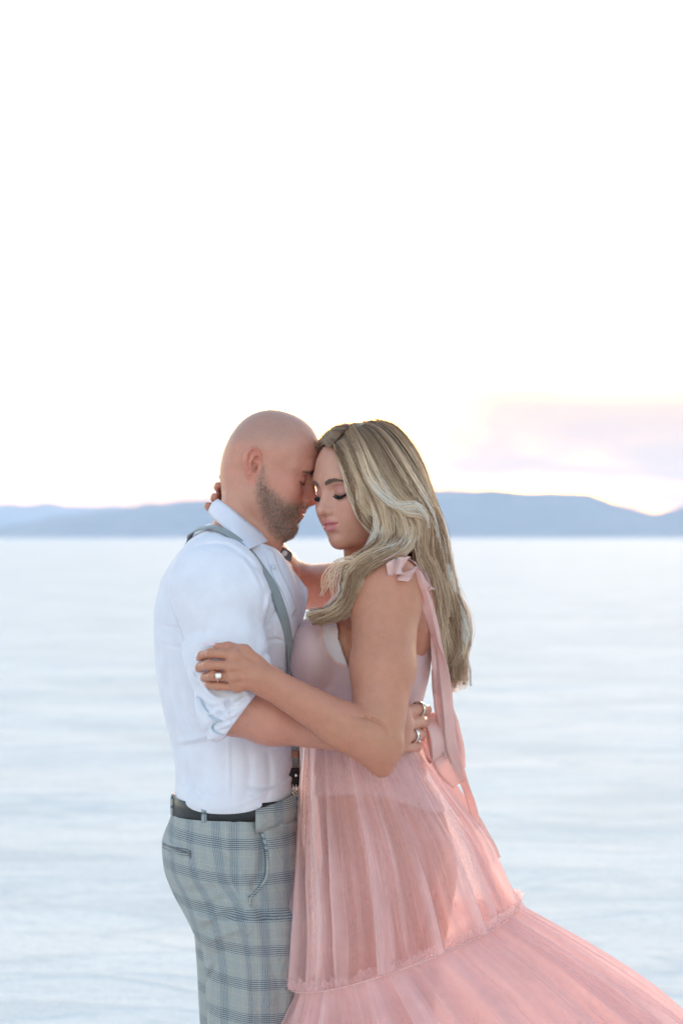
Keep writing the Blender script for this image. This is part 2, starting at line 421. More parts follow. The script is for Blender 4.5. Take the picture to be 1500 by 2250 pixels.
# ---------------------------------------------------------------- materials
class N:
    """small node-tree writer"""
    def __init__(self, name):
        self.m = bpy.data.materials.new(name); self.m.use_nodes = True; self.t = self.m.node_tree; self.t.nodes.clear()
        self.out = self.add('ShaderNodeOutputMaterial')
    def add(self, typ, **kw):
        n = self.t.nodes.new(typ)
        for k, v in kw.items(): setattr(n, k, v)
        return n
    def set(self, sock, v):
        if isinstance(v, bpy.types.NodeSocket): self.t.links.new(v, sock)
        elif isinstance(v, (tuple, list)) and len(v) == 3 and sock.type == 'RGBA': sock.default_value = (*v, 1)
        else: sock.default_value = v
    def math(self, op, a, b=0.0, c=0.0, clamp=False):
        n = self.add('ShaderNodeMath', operation=op, use_clamp=clamp); self.set(n.inputs[0], a); self.set(n.inputs[1], b); self.set(n.inputs[2], c); return n.outputs[0]
    def mix(self, f, a, b, blend='MIX'):
        n = self.add('ShaderNodeMix', data_type='RGBA', blend_type=blend); self.set(n.inputs[0], f); self.set(n.inputs[6], a); self.set(n.inputs[7], b); return n.outputs[2]
    def attr(self, name, out='Fac'):
        return self.add('ShaderNodeAttribute', attribute_name=name).outputs[out]
    def obj(self): return self.add('ShaderNodeTexCoord').outputs['Object']
    def noise(self, scale, detail=4, rough=.55, vec=None, out=0, dist=0.0):
        n = self.add('ShaderNodeTexNoise'); n.inputs['Scale'].default_value = scale; n.inputs['Detail'].default_value = detail; n.inputs['Roughness'].default_value = rough; n.inputs['Distortion'].default_value = dist
        if vec is not None: self.t.links.new(vec, n.inputs['Vector'])
        return n.outputs[out]
    def ramp(self, f, *stops):
        n = self.add('ShaderNodeValToRGB'); e = n.color_ramp.elements
        while len(e) < len(stops): e.new(.5)
        for el, (p, c) in zip(e, stops): el.position = p; el.color = (*c, 1) if not isinstance(c, float) else (c, c, c, 1)
        self.set(n.inputs[0], f); return n.outputs[0]
    def scale(self, vec, s):
        n = self.add('ShaderNodeMapping'); n.inputs['Scale'].default_value = s; self.t.links.new(vec, n.inputs[0]); return n.outputs[0]
    def rangev(self, v, a, b, c=0.0, d=1.0):
        n = self.add('ShaderNodeMapRange', interpolation_type='SMOOTHSTEP'); self.set(n.inputs[0], v)
        for i, x in enumerate((a, b, c, d)): n.inputs[i + 1].default_value = x
        return n.outputs[0]
    def bump(self, h, strength=.3, dist=.001, normal=None):
        n = self.add('ShaderNodeBump'); n.inputs['Strength'].default_value = strength; n.inputs['Distance'].default_value = dist; self.set(n.inputs['Height'], h)
        if normal is not None: self.t.links.new(normal, n.inputs['Normal'])
        return n.outputs[0]
    def principled(self, col, rough=.5, **kw):
        p = self.add('ShaderNodeBsdfPrincipled'); self.set(p.inputs['Base Color'], col); self.set(p.inputs['Roughness'], rough)
        for k, v in kw.items(): self.set(p.inputs[k.replace('_', ' ')], v)
        return p
    def done(self, sh):
        self.t.links.new(sh.outputs[0] if hasattr(sh, 'outputs') else sh, self.out.inputs['Surface']); return self.m

def plain(name, col, rough=.5, bump=None, **kw):
    n = N(name)
    v = n.noise(30, 3, vec=n.obj())
    c = n.mix(n.rangev(v, .3, .7), tuple(x * .93 for x in col), tuple(min(1, x * 1.05) for x in col))
    if bump: kw['Normal'] = n.bump(n.noise(bump[0], 3, vec=n.obj()), bump[1], bump[2])
    return n.done(n.principled(c, rough, **kw))

def skin_mat(name, base, flush, lip, sex):
    n = N(name); co = n.obj()
    big = n.rangev(n.noise(9, 3, vec=co), .35, .68); fine = n.rangev(n.noise(420, 2, vec=co), .3, .7); mid = n.rangev(n.noise(60, 4, .6, vec=co), .35, .68)
    c = n.mix(n.math('MULTIPLY', big, .35), base, flush)
    c = n.mix(n.math('MULTIPLY', mid, .26), c, tuple(x * .72 for x in base))
    c = n.mix(n.math('MULTIPLY', fine, .17), c, tuple(min(1, x * 1.25) for x in base))
    c = n.mix(n.attr('flush'), c, flush)
    spots = n.rangev(n.noise(190, 1, vec=co), .76, .80)
    c = n.mix(n.math('MULTIPLY', spots, .28), c, tuple(x * .5 for x in base))
    c = n.mix(n.attr('lips'), c, lip)
    if sex == 'm':
        st = n.rangev(n.noise(430, 3, .7, vec=n.scale(co, (1, 1, .6))), .36, .64)
        br = n.attr('beard')
        c = n.mix(n.math('MULTIPLY', br, n.math('ADD', .30, n.math('MULTIPLY', st, .45))), c, (.110, .082, .066))
        gr = n.rangev(n.noise(520, 2, .7, vec=n.scale(co, (1, 1, .5))), .56, .66)
        c = n.mix(n.math('MULTIPLY', br, n.math('MULTIPLY', gr, .40)), c, (.36, .31, .27))
        c = n.mix(n.math('MULTIPLY', n.attr('scalp'), n.math('ADD', .28, n.math('MULTIPLY', st, .28))), c, (.27, .20, .17))
    else:
        c = n.mix(n.math('MULTIPLY', n.attr('pale'), .55), c, (.64, .335, .265))
        c = n.mix(n.attr('flush'), c, flush); c = n.mix(n.attr('lips'), c, lip)
        c = n.mix(n.attr('shadow'), c, (.46, .18, .17))
    h = n.math('ADD', n.math('MULTIPLY', fine, .5), mid)
    nb = n.bump(h, .32, .0009)
    if sex == 'm': nb = n.bump(n.math('MULTIPLY', n.attr('beard'), st), .6, .0012, nb)
    rough = n.math('ADD', .43, n.math('MULTIPLY', n.attr('lips'), -.10))
    p = n.principled(c, rough, Normal=nb, Subsurface_Weight=.06, Subsurface_Scale=.01, Specular_IOR_Level=.45)
    p.inputs['Subsurface Radius'].default_value = (1, .35, .2)
    return n.done(p)

def cloth_mat(name, col, rough=.85, weave=900, wb=.12, sheen=.2, transl=0.0):
    n = N(name); co = n.obj()
    w1 = n.noise(weave, 1, vec=n.scale(co, (.35, .35, 1.6))); w2 = n.noise(25, 4, vec=co)
    c = n.mix(n.rangev(w2, .3, .7), tuple(x * .955 for x in col), tuple(min(1, x * 1.02) for x in col))
    nb = n.bump(n.noise(1.0, 4, .6, vec=n.scale(co, (46, 46, 20)), dist=.8), .22, .005, n.bump(w1, wb, .0008))
    cr = n.rangev(n.math('ABSOLUTE', n.math('SUBTRACT', n.noise(1.0, 3, .5, vec=n.scale(co, (20, 20, 13)), dist=1.1), .5)), .035, .0); cr = n.math('MULTIPLY', cr, n.rangev(n.noise(7, 2, vec=co), .48, .62))
    nb = n.bump(cr, .14, .003, nb)
    p = n.principled(c, rough, Normal=nb, Sheen_Weight=sheen, Specular_IOR_Level=.2)
    if transl:
        t = n.add('ShaderNodeBsdfTranslucent'); n.set(t.inputs[0], c); mx = n.add('ShaderNodeMixShader'); mx.inputs[0].default_value = transl
        n.t.links.new(p.outputs[0], mx.inputs[1]); n.t.links.new(t.outputs[0], mx.inputs[2]); return n.done(mx)
    return n.done(p)

M_SKIN_M = skin_mat('skin of the man', (.57, .262, .190), (.60, .20, .145), (.46, .19, .165), 'm')
M_SKIN_F = skin_mat('skin of the woman', (.50, .208, .128), (.58, .22, .17), (.56, .19, .19), 'f')
M_SHIRT = cloth_mat('white shirt cloth', (.745, .71, .80), .85)
M_TRIM = cloth_mat('grey blue cuff lining', (.46, .51, .60), .85)
M_TABG = cloth_mat('dark grey collar lining and pocket shade', (.17, .155, .18), .8)
M_STRAP = cloth_mat('grey green elastic', (.285, .305, .325), .8, wb=.25)
M_BLACK = plain('black leather', (.018, .017, .019), .42, (300, .2, .0006))
M_BROWN = plain('tan leather', (.42, .22, .15), .5, (300, .2, .0006))
M_METAL = plain('polished metal', (.75, .72, .68), .22, Metallic=1.0)
M_GOLD = plain('rose gold', (.80, .52, .40), .2, Metallic=1.0)
M_GEM = plain('clear stone', (.93, .93, .95), .04, Coat_Weight=1.0, IOR=2.2)
M_BUTTON = plain('pearl button', (.70, .68, .74), .25)
M_NAIL = plain('pale pink nail varnish', (.86, .62, .68), .15, Coat_Weight=.6)
M_LASH = plain('black lashes', (.012, .010, .011), .5)
M_BROW_M = plain('brown brow hair', (.27, .15, .10), .7)
M_BROW_F = plain('taupe brow hair', (.21, .13, .10), .7)
M_SHOE = plain('brown shoe leather', (.12, .06, .035), .4)

def plaid_mat():
    """glen plaid: groups of fine dark lines both ways over a pale blue grey weave; attribute cloth = (across, along) in metres"""
    n = N('glen plaid wool'); uv = n.attr('cloth', 'Vector')
    s = n.add('ShaderNodeSeparateXYZ'); n.t.links.new(uv, s.inputs[0])
    wob = n.math('MULTIPLY', n.math('SUBTRACT', n.noise(26, 3, vec=n.obj()), .5), .004)
    def lines(v, per, off):
        u = n.math('ADD', n.math('ADD', v, off), wob)
        ph = n.math('DIVIDE', n.math('PINGPONG', u, per / 2), per)                                # 0..0.5
        band = n.rangev(ph, .155, .145)                                                           # the dense group
        ln = n.rangev(n.math('PINGPONG', u, per / 34), per / 34 * .42, per / 34 * .78)
        fine = n.math('MULTIPLY', n.math('MULTIPLY', ln, band), 1.0)
        tan = n.rangev(n.math('ABSOLUTE', n.math('SUBTRACT', ph, .33)), .011, .004)
        return band, fine, tan
    b1, f1, t1 = lines(s.outputs[0], .052, .013)
    b2, f2, t2 = lines(s.outputs[1], .0615, .0)
    weave = n.rangev(n.noise(1400, 2, .7, vec=n.scale(n.obj(), (1, 1, .4))), .35, .65)
    c = n.mix(n.math('MULTIPLY', weave, .5), (.375, .385, .385), (.22, .228, .235))
    c = n.mix(n.math('MULTIPLY', b1, .22), c, (.36, .40, .45)); c = n.mix(n.math('MULTIPLY', b2, .25), c, (.43, .45, .47))
    c = n.mix(n.math('MULTIPLY', t1, .6), c, (.52, .42, .36)); c = n.mix(n.math('MULTIPLY', t2, .6), c, (.52, .42, .36))
    c = n.mix(n.math('MULTIPLY', f1, .60), c, (.045, .065, .11)); c = n.mix(n.math('MULTIPLY', f2, .75), c, (.035, .048, .08))
    cr = n.rangev(n.math('ABSOLUTE', n.math('SUBTRACT', n.noise(1.0, 3, .5, vec=n.scale(n.obj(), (16, 16, 10)), dist=1.0), .5)), .045, .0)
    nb = n.bump(cr, .3, .003, n.bump(n.noise(30, 5, .6, vec=n.obj()), .2, .006, n.bump(weave, .2, .0006)))
    return n.done(n.principled(c, .9, Normal=nb, Sheen_Weight=.15, Specular_IOR_Level=.15))
M_PLAID = plaid_mat()

def beard_mat():
    n = N('greying brown beard'); c = n.mix(n.attr('tone'), (.12, .078, .054), (.36, .30, .255)); return n.done(n.principled(c, .5))
M_BEARD = beard_mat()
def tulle_mat(name, col, alpha, transl=.5):
    n = N(name); co = n.obj()
    c = n.mix(n.rangev(n.noise(14, 4, vec=co), .3, .7), tuple(x * .96 for x in col), tuple(min(1, x * 1.04) for x in col))
    d = n.add('ShaderNodeBsdfDiffuse'); n.set(d.inputs[0], c); t = n.add('ShaderNodeBsdfTranslucent'); n.set(t.inputs[0], c)
    m1 = n.add('ShaderNodeMixShader'); m1.inputs[0].default_value = transl; n.t.links.new(d.outputs[0], m1.inputs[1]); n.t.links.new(t.outputs[0], m1.inputs[2])
    tr = n.add('ShaderNodeBsdfTransparent')
    m2 = n.add('ShaderNodeMixShader'); a = n.math('ADD', alpha, n.math('MULTIPLY', n.math('SUBTRACT', n.noise(60, 3, vec=co), .5), .12), clamp=True)
    thread = n.rangev(n.noise(1.0, 2, .5, vec=n.attr('threads', 'Vector')), .56, .74)
    a = n.math('ADD', a, n.math('ADD', n.math('MULTIPLY', n.attr('gather'), .55), n.math('MULTIPLY', thread, .20)), clamp=True)
    n.t.links.new(a, m2.inputs[0]); n.t.links.new(tr.outputs[0], m2.inputs[1]); n.t.links.new(m1.outputs[0], m2.inputs[2])
    return n.done(m2)
M_TULLE = tulle_mat('pink tulle', (.95, .705, .70), .27, .6)
M_TULLE2 = tulle_mat('pink tulle of the lining', (.94, .65, .655), .32, .6)
M_RIBBON = cloth_mat('pink grosgrain ribbon', (.90, .62, .585), .6, weave=1500, wb=.1, transl=.35)
M_SATIN = cloth_mat('dusty pink bodice cloth', (.66, .43, .42), .5, weave=1500, wb=.05, sheen=.3)

def bodice_mat():
    n = N('dusty pink bodice'); co = n.obj()
    c = n.mix(n.attr('panel'), (.62, .40, .40), (.74, .62, .64)); c = n.mix(n.attr('seam'), c, (.72, .42, .37))
    return n.done(n.principled(c, .5, Normal=n.bump(n.noise(40, 4, vec=co), .06, .004), Sheen_Weight=.25, Specular_IOR_Level=.3))
M_BODICE = bodice_mat()

def hair_mat():
    n = N('highlighted blond hair'); tone = n.attr('tone'); al = n.attr('along')
    root = n.mix(tone, (.165, .087, .048), (.49, .285, .165)); end = n.mix(tone, (.33, .18, .10), (1.0, .77, .565))
    c = n.mix(n.rangev(al, .02, .42), root, end)
    c = n.mix(n.math('MULTIPLY', n.rangev(tone, .76, .92), n.rangev(al, .3, .6)), c, (.80, .73, .68))
    p = n.principled(c, .42, Specular_IOR_Level=.45, Sheen_Weight=.15)
    t = n.add('ShaderNodeBsdfTranslucent'); n.set(t.inputs[0], c); mx = n.add('ShaderNodeMixShader'); mx.inputs[0].default_value = .35
    n.t.links.new(p.outputs[0], mx.inputs[1]); n.t.links.new(t.outputs[0], mx.inputs[2]); return n.done(mx)
M_HAIR = hair_mat()
# ---------------------------------------------------------------- salt flat, hills, air
def build_place():
    n = N('salt crust'); co = n.obj()
    big = n.noise(.33, 5, .55, vec=n.scale(co, (.75, 1.25, 1)), dist=.6); mid = n.noise(1.3, 5, .6, vec=n.scale(co, (.7, 1.2, 1)), dist=.4); fine = n.noise(16, 5, .65, vec=co); grit = n.noise(95, 3, .7, vec=co)
    f = n.math('ADD', n.math('MULTIPLY', big, .55), n.math('MULTIPLY', mid, .45))
    c = n.mix(n.rangev(f, .34, .58), (.68, .695, .695), (.815, .815, .80))
    c = n.mix(n.math('MULTIPLY', n.rangev(fine, .46, .70), .5), c, (.60, .63, .64)); c = n.mix(n.math('MULTIPLY', n.rangev(grit, .55, .75), .25), c, (.84, .84, .83))
    h = n.math('ADD', n.math('MULTIPLY', big, 1.0), n.math('MULTIPLY', mid, .5))
    ridge = n.rangev(n.math('ABSOLUTE', n.math('SUBTRACT', n.noise(.9, 4, .5, vec=n.scale(co, (.6, 1.3, 1)), dist=1.2), .5)), .05, .0)
    c = n.mix(n.math('MULTIPLY', ridge, .5), c, (.60, .64, .66)); h = n.math('ADD', h, n.math('MULTIPLY', ridge, .25))
    nb = n.bump(grit, .5, .008, n.bump(fine, .5, .03, n.bump(h, .30, .10)))
    m = n.done(n.principled(c, .95, Normal=nb, Specular_IOR_Level=.05))
    xs = axis((-9000, -300, 400), (-300, -12, 18), (-12, 12, .16), (12, 300, 18), (300, 9000, 400)); ys = axis((-300, -8, 14), (-8, 26, .16), (26, 120, 2), (120, 1000, 40), (1000, 9500, 400))
    X, Y = np.meshgrid(xs, ys, indexing='ij')
    Z = np.zeros_like(X); k = np.exp(-np.maximum(np.abs(X) - 10, 0) / 6) * np.exp(-np.maximum(Y - 24, 0) / 10) * np.exp(-np.maximum(-Y - 6, 0) / 4)
    k = k * np.clip((np.hypot(X + .1, Y) - .5) / 1.2, 0, 1)
    rg = np.random.default_rng(3)
    for i in range(26):
        a = rg.uniform(0, 6.28); wl_ = rg.uniform(.7, 3.2); kx, ky = math.cos(a) * .7 / wl_ * 6.28, math.sin(a) * 6.28 / wl_; Z += k * (.0006 + .0003 * (i % 3)) * wl_ * np.sin(kx * X + ky * Y + rg.uniform(0, 6.28) + 1.5 * np.sin(.35 * X + .23 * Y + i))
    Z -= .004 * k
    i = np.arange(X.size).reshape(X.shape)
    F = np.stack([i[:-1, :-1], i[1:, :-1], i[1:, 1:], i[:-1, 1:]], -1).reshape(-1, 4)
    g = mesh_np('salt_flat', np.stack([X, Y, Z], -1).reshape(-1, 3), F, m); g['kind'] = 'structure'
    # hills
    h = N('bare desert hill'); co = h.obj(); c = h.mix(h.rangev(h.noise(.012, 6, .6, vec=co), .35, .65), (.12, .10, .095), (.21, .175, .155)); hm = h.done(h.principled(c, .95, Specular_IOR_Level=.1))
    def hill(name, prof, dist, depth, seed, kx=1):
        P = np.array(prof, float); x = (P[:, 0] - 750) / 5316 * dist; z = ((1180 - P[:, 1]) / 5316 * dist + 1.5)
        nx, nv = 640, 27; X = np.linspace(x[0], x[-1], nx); top = np.maximum(pchip(x, z, X).astype(float), 0); rgp = np.random.default_rng(seed + 50); top = top + np.clip(top / 40, 0, 1) * sum(rgp.normal() * .42 * (w_ / 60) ** .6 * np.sin(X / dist * 5316 / w_ * 6.28 + rgp.uniform(0, 6.28)) for w_ in (23, 31, 44, 57, 75, 98, 130)) * dist / 5316; v = np.linspace(0, 1, nv)
        rg = np.random.default_rng(seed); prof_v = np.where(v < .5, (v / .5) ** 1.15, ((1 - v) / .5) ** 1.1)
        no = np.zeros((nx, nv)); uu, vv = np.meshgrid(X / dist, v, indexing='ij')
        for i in range(40):
            fx = rg.uniform(20, 260); fv = rg.uniform(1, 9); no += rg.normal() * (40 / fx) ** .6 * np.sin(fx * uu + fv * vv * 3 + rg.uniform(0, 6.28))
        H = top[:, None] * prof_v[None] * (1 - .07 * np.abs(no) * np.abs(np.sin(np.pi * 2 * vv))) + .0025 * top[:, None] * np.sin(np.pi * vv) * no
        Y = dist + (v - .5)[None] * depth * (1 + 0 * X[:, None]); V = np.stack([np.broadcast_to(X[:, None], H.shape) * (Y / dist), Y, np.maximum(H, 0) * np.where(v == .5, 1, 1)[None] - 3 * (prof_v[None] <= 0)], -1)
        i = np.arange(nx * nv).reshape(nx, nv); F = np.stack([i[:-1, :-1], i[1:, :-1], i[1:, 1:], i[:-1, 1:]], -1).reshape(-1, 4)
        o = mesh_np('hills', V.reshape(-1, 3), F, hm); o['kind'] = 'structure'
    hill('near', [(-2600, 1178), (-2200, 1120), (-1500, 1090), (-900, 1130), (-300, 1172), (-60, 1170), (0, 1158), (60, 1147), (120, 1135), (200, 1125), (260, 1118), (330, 1106), (400, 1101), (450, 1097), (480, 1094), (600, 1086), (750, 1080), (860, 1074), (955, 1072), (1000, 1074), (1050, 1072), (1110, 1076), (1180, 1081), (1250, 1080), (1300, 1086), (1340, 1098), (1370, 1110), (1410, 1120), (1440, 1125), (1470, 1121), (1500, 1112), (1580, 1096), (1800, 1080), (2300, 1110), (2900, 1090), (3600, 1178)], 4600, 900, 4)
    hill('far', [(-2600, 1150), (-1500, 1100), (-500, 1112), (-200, 1108), (-60, 1112), (0, 1106), (50, 1109), (110, 1104), (160, 1111), (210, 1113), (260, 1110), (320, 1116), (420, 1122), (600, 1128), (900, 1130), (1400, 1135), (2000, 1125), (3000, 1120), (3800, 1170)], 7600, 900, 9)
    # the evening air
    a = N('evening haze'); a.t.nodes.remove(a.out); a.out = a.add('ShaderNodeOutputMaterial'); pv = a.add('ShaderNodeVolumePrincipled'); pv.inputs['Color'].default_value = (.55, .73, 1.0, 1); pv.inputs['Density'].default_value = HAZE; pv.inputs['Anisotropy'].default_value = 0
    a.t.links.new(pv.outputs[0], a.out.inputs['Volume'])
    x0, x1, y0, y1, z0, z1 = -9200, 9200, -320, 9700, -5, 135
    V = np.array([(x, y, z) for x in (x0, x1) for y in (y0, y1) for z in (z0, z1)]); F = np.array([(0, 1, 3, 2), (4, 6, 7, 5), (0, 4, 5, 1), (2, 3, 7, 6), (0, 2, 6, 4), (1, 5, 7, 3)])
    hz = mesh_np('haze', V, F, a.m, smooth=False); hz['kind'] = 'stuff'
HAZE = .00020
# ---------------------------------------------------------------- heads
def fcrease(S, fr, pts, w, amp, f0=.04, taper=True, soft=1.0):
    """line on the front of the face given in (side, up); measured across the face only"""
    P = np.asarray(pts, np.float32)
    def fn(q):
        best = np.full(len(q), 1e9, np.float32); tt = np.zeros(len(q), np.float32); n = len(P) - 1
        for i in range(n):
            ba = P[i + 1] - P[i]; L = max(float(ba @ ba), 1e-12); pa = q[:, 1:3] - P[i]
            h = np.clip((pa @ ba) / L, 0, 1); v = pa - h[:, None] * ba; d2 = (v * v).sum(1)
            m = d2 < best; best = np.where(m, d2, best); tt = np.where(m, (i + h) / n, tt)
        g = amp * np.exp(-best / (w * w)) * (q[:, 0] > f0)
        if taper: g = g * np.sqrt(np.clip(np.sin(np.pi * (0.04 + .92 * tt)), 0, 1))
        return g
    c = P.mean(0)
    S.field(fn, (.085, c[0], c[1]), (.05, np.abs(P - c)[:, 0].max() + 2.5 * w, np.abs(P - c)[:, 1].max() + 2.5 * w), fr=fr)

def pdist(q2, pts):
    """distance of 2-D points to a polyline"""
    P = np.asarray(pts, np.float32); best = np.full(len(q2), 1e9, np.float32)
    for i in range(len(P) - 1):
        ba = P[i + 1] - P[i]; L = max(float(ba @ ba), 1e-12); pa = q2 - P[i]
        h = np.clip((pa @ ba) / L, 0, 1); v = pa - h[:, None] * ba; best = np.minimum(best, (v * v).sum(1))
    return np.sqrt(best)
def inpoly(q2, poly):
    P = np.asarray(poly, float); x, y = q2[:, 0], q2[:, 1]; c = np.zeros(len(q2), bool); j = len(P) - 1
    for i in range(len(P)):
        cond = ((P[i, 1] > y) != (P[j, 1] > y)) & (x < (P[j, 0] - P[i, 0]) * (y - P[i, 1]) / (P[j, 1] - P[i, 1] + 1e-12) + P[i, 0])
        c ^= cond; j = i
    return c
def sdpoly(q2, poly):
    """signed distance (inside negative)"""
    d = pdist(q2, list(poly) + [poly[0]]); return np.where(inpoly(q2, poly), -d, d)
def sstep(a, b, x):
    t = np.clip((x - a) / (b - a), 0, 1); return t * t * (3 - 2 * t)

def ear(S, fr, out=.071, h=1.0, f0=-.002, u0=.002):
    """the ear on the mirrored side, as ridges and hollows; (a, b) = (backwards, up) in the plane of the ear"""
    o = np.array([f0, out, u0]); ta, tb = math.radians(27), math.radians(12)
    A = np.array([-math.cos(ta), math.sin(ta), 0.0]); Bv = np.array([-math.sin(tb), .10, math.cos(tb)]); Bv /= np.linalg.norm(Bv)
    N = np.cross(A, Bv); N = N if N[1] > 0 else -N
    def E(a, b, n=0): return o + (a * A + b * Bv + n * N) * h
    # plate
    rim = [(.002, .003, .001), (.002, .016, .002), (.008, .028, .003), (.018, .033, .004), (.028, .029, .0045), (.0335, .017, .0045), (.0335, .003, .004), (.028, -.010, .003), (.021, -.020, .002), (.014, -.0285, .001), (.007, -.0295, .0005), (.002, -.023, 0)]
    for (a, b, n), (a2, b2, n2) in zip(rim[:-1], rim[1:]):
        S.rc(E(a * .75 + .004, b * .8, -.004), E(a2 * .75 + .004, b2 * .8, -.004), .006 * h, .006 * h, .006, fr=fr)
    S.rc(E(.014, .012, -.006), E(.012, -.014, -.006), .012 * h, .009 * h, .008, fr=fr, flat=(N, .5))
    S.rc(E(.004, .0, -.010), E(.006, -.012, -.010), .012 * h, .010 * h, .008, fr=fr)
    S.ell(E(.0125, -.004, .003), (.0085 * h, .0065 * h, .0105 * h), .004, 's', fr=fr)              # concha
    S.ell(E(.010, .0145, .003), (.008 * h, .0045 * h, .0045 * h), .004, 's', fr=fr)
    for (a, b, n), (a2, b2, n2) in zip(rim[:-1], rim[1:]):
        r1 = (.0031 if b > -.012 else .0046) * h; r2 = (.0031 if b2 > -.012 else .0046) * h
        S.rc(E(a, b, n), E(a2, b2, n2), r1, r2, .0025, fr=fr)
    ah = [(.013, .023, .0015), (.020, .014, .003), (.0235, .003, .003), (.0205, -.008, .0022), (.014, -.0155, .002)]
    for p, q in zip(ah[:-1], ah[1:]): S.rc(E(*p), E(*q), .0026 * h, .0026 * h, .003, fr=fr)        # antihelix
    S.rc(E(.003, -.001, .0015), E(.004, -.008, .0015), .0036 * h, .0034 * h, .003, fr=fr)          # tragus
    S.ell(E(.0075, -.004, -.001), (.0028 * h, .006 * h, .005 * h), .002, 's', fr=fr)

def head_male(S, fr):
    k = .02
    S.ell((.002, 0, .042), (.088, .0765, .085), .02, fr=fr)
    S.ell((.038, 0, .050), (.054, .063, .062), .03, fr=fr)                      # forehead
    S.ell((.040, 0, -.028), (.055, .057, .078), .03, fr=fr)                     # face
    S.ell((-.034, 0, -.005), (.05, .058, .06), .03, fr=fr)                      # occiput
    S.rc((.004, .056, -.015), (.014, .053, -.058), .015, .015, .03, fr=fr)     # ramus
    S.rc((.010, .052, -.060), (.078, .018, -.093), .017, .017, .024, fr=fr)     # jaw body
    S.ell((.087, 0, -.088), (.0205, .026, .019), .018, fr=fr)                   # chin
    S.ell((.045, 0, -.075), (.042, .044, .028), .02, fr=fr)
    S.ell((.058, .049, -.014), (.026, .017, .017), .022, fr=fr)                 # cheekbone
    S.ell((.060, .036, -.040), (.026, .022, .028), .022, fr=fr)                 # cheek
    S.rc((.086, .008, .037), (.079, .034, .0395), .0105, .010, .014, fr=fr)     # brow ridge
    S.rc((.079, .034, .0395), (.058, .056, .030), .010, .008, .014, fr=fr)
    S.ell((.099, .032, .014), (.016, .019, .012), .014, 's', fr=fr)             # socket
    S.ell((.0735, .032, .013), (.0145, .0165, .0135), .005, fr=fr)              # lidded eye
    S.rc((.085, 0, .030), (.110, 0, -.012), .0078, .0095, .012, fr=fr)          # nose bridge
    S.rc((.088, 0, .005), (.098, .0, -.018), .013, .013, .012, fr=fr)
    S.ell((.112, 0, -.0185), (.0115, .011, .0105), .007, fr=fr)
    S.ell((.1025, .0125, -.0225), (.0105, .0075, .0085), .005, fr=fr)
    S.ell((.106, .0065, -.0315), (.0065, .0038, .005), .003, 's', fr=fr)
    S.ell((.081, 0, -.050), (.0275, .033, .031), .018, fr=fr)                    # muzzle
    S.rc((.1035, 0, -.0435), (.1010, .012, -.0435), .0068, .006, .005, fr=fr)    # lips
    S.rc((.1010, .012, -.0435), (.0905, .0245, -.0475), .006, .003, .005, fr=fr)
    S.rc((.1025, 0, -.0555), (.0995, .012, -.0545), .0072, .0065, .005, fr=fr)
    S.rc((.0995, .012, -.0545), (.0905, .0235, -.0495), .0065, .003, .005, fr=fr)
    fcrease(S, fr, [(0, -.0492), (.009, -.0486), (.018, -.0487), (.027, -.0462)], .0016, .0034)
    fcrease(S, fr, [(.012, -.026), (.020, -.030), (.029, -.041), (.033, -.052)], .0035, .0016)      # smile fold
    fcrease(S, fr, [(.0275, -.043), (.0305, -.0465), (.030, -.051)], .003, .0014)
    fcrease(S, fr, [(0, -.069), (.015, -.068)], .007, .0028, taper=False)                           # under the lip
    fcrease(S, fr, [(0, -.033), (0, -.040)], .003, .0010)
    fcrease(S, fr, [(.018, .0085), (.025, .0055), (.034, .0045), (.043, .0065), (.049, .0085)], .0013, .0018)  # closed lash line
    fcrease(S, fr, [(.019, .019), (.027, .0225), (.036, .0225), (.046, .018)], .0016, .0020)        # lid fold
    fcrease(S, fr, [(.022, -.001), (.032, -.006), (.044, -.003)], .003, .0012)                      # under the eye
    for dz in (.006, 0, -.006):
        S.crease([(.066, .0520, .009 + dz * .3), (.056, .0585, .009 + dz * 1.3)], .0016, .0007, fr=fr)
    for uu in (.062, .074, .087):
        fcrease(S, fr, [(0, uu), (.02, uu + .002), (.042, uu - .002)], .0022, .0003)
    ear(S, fr)

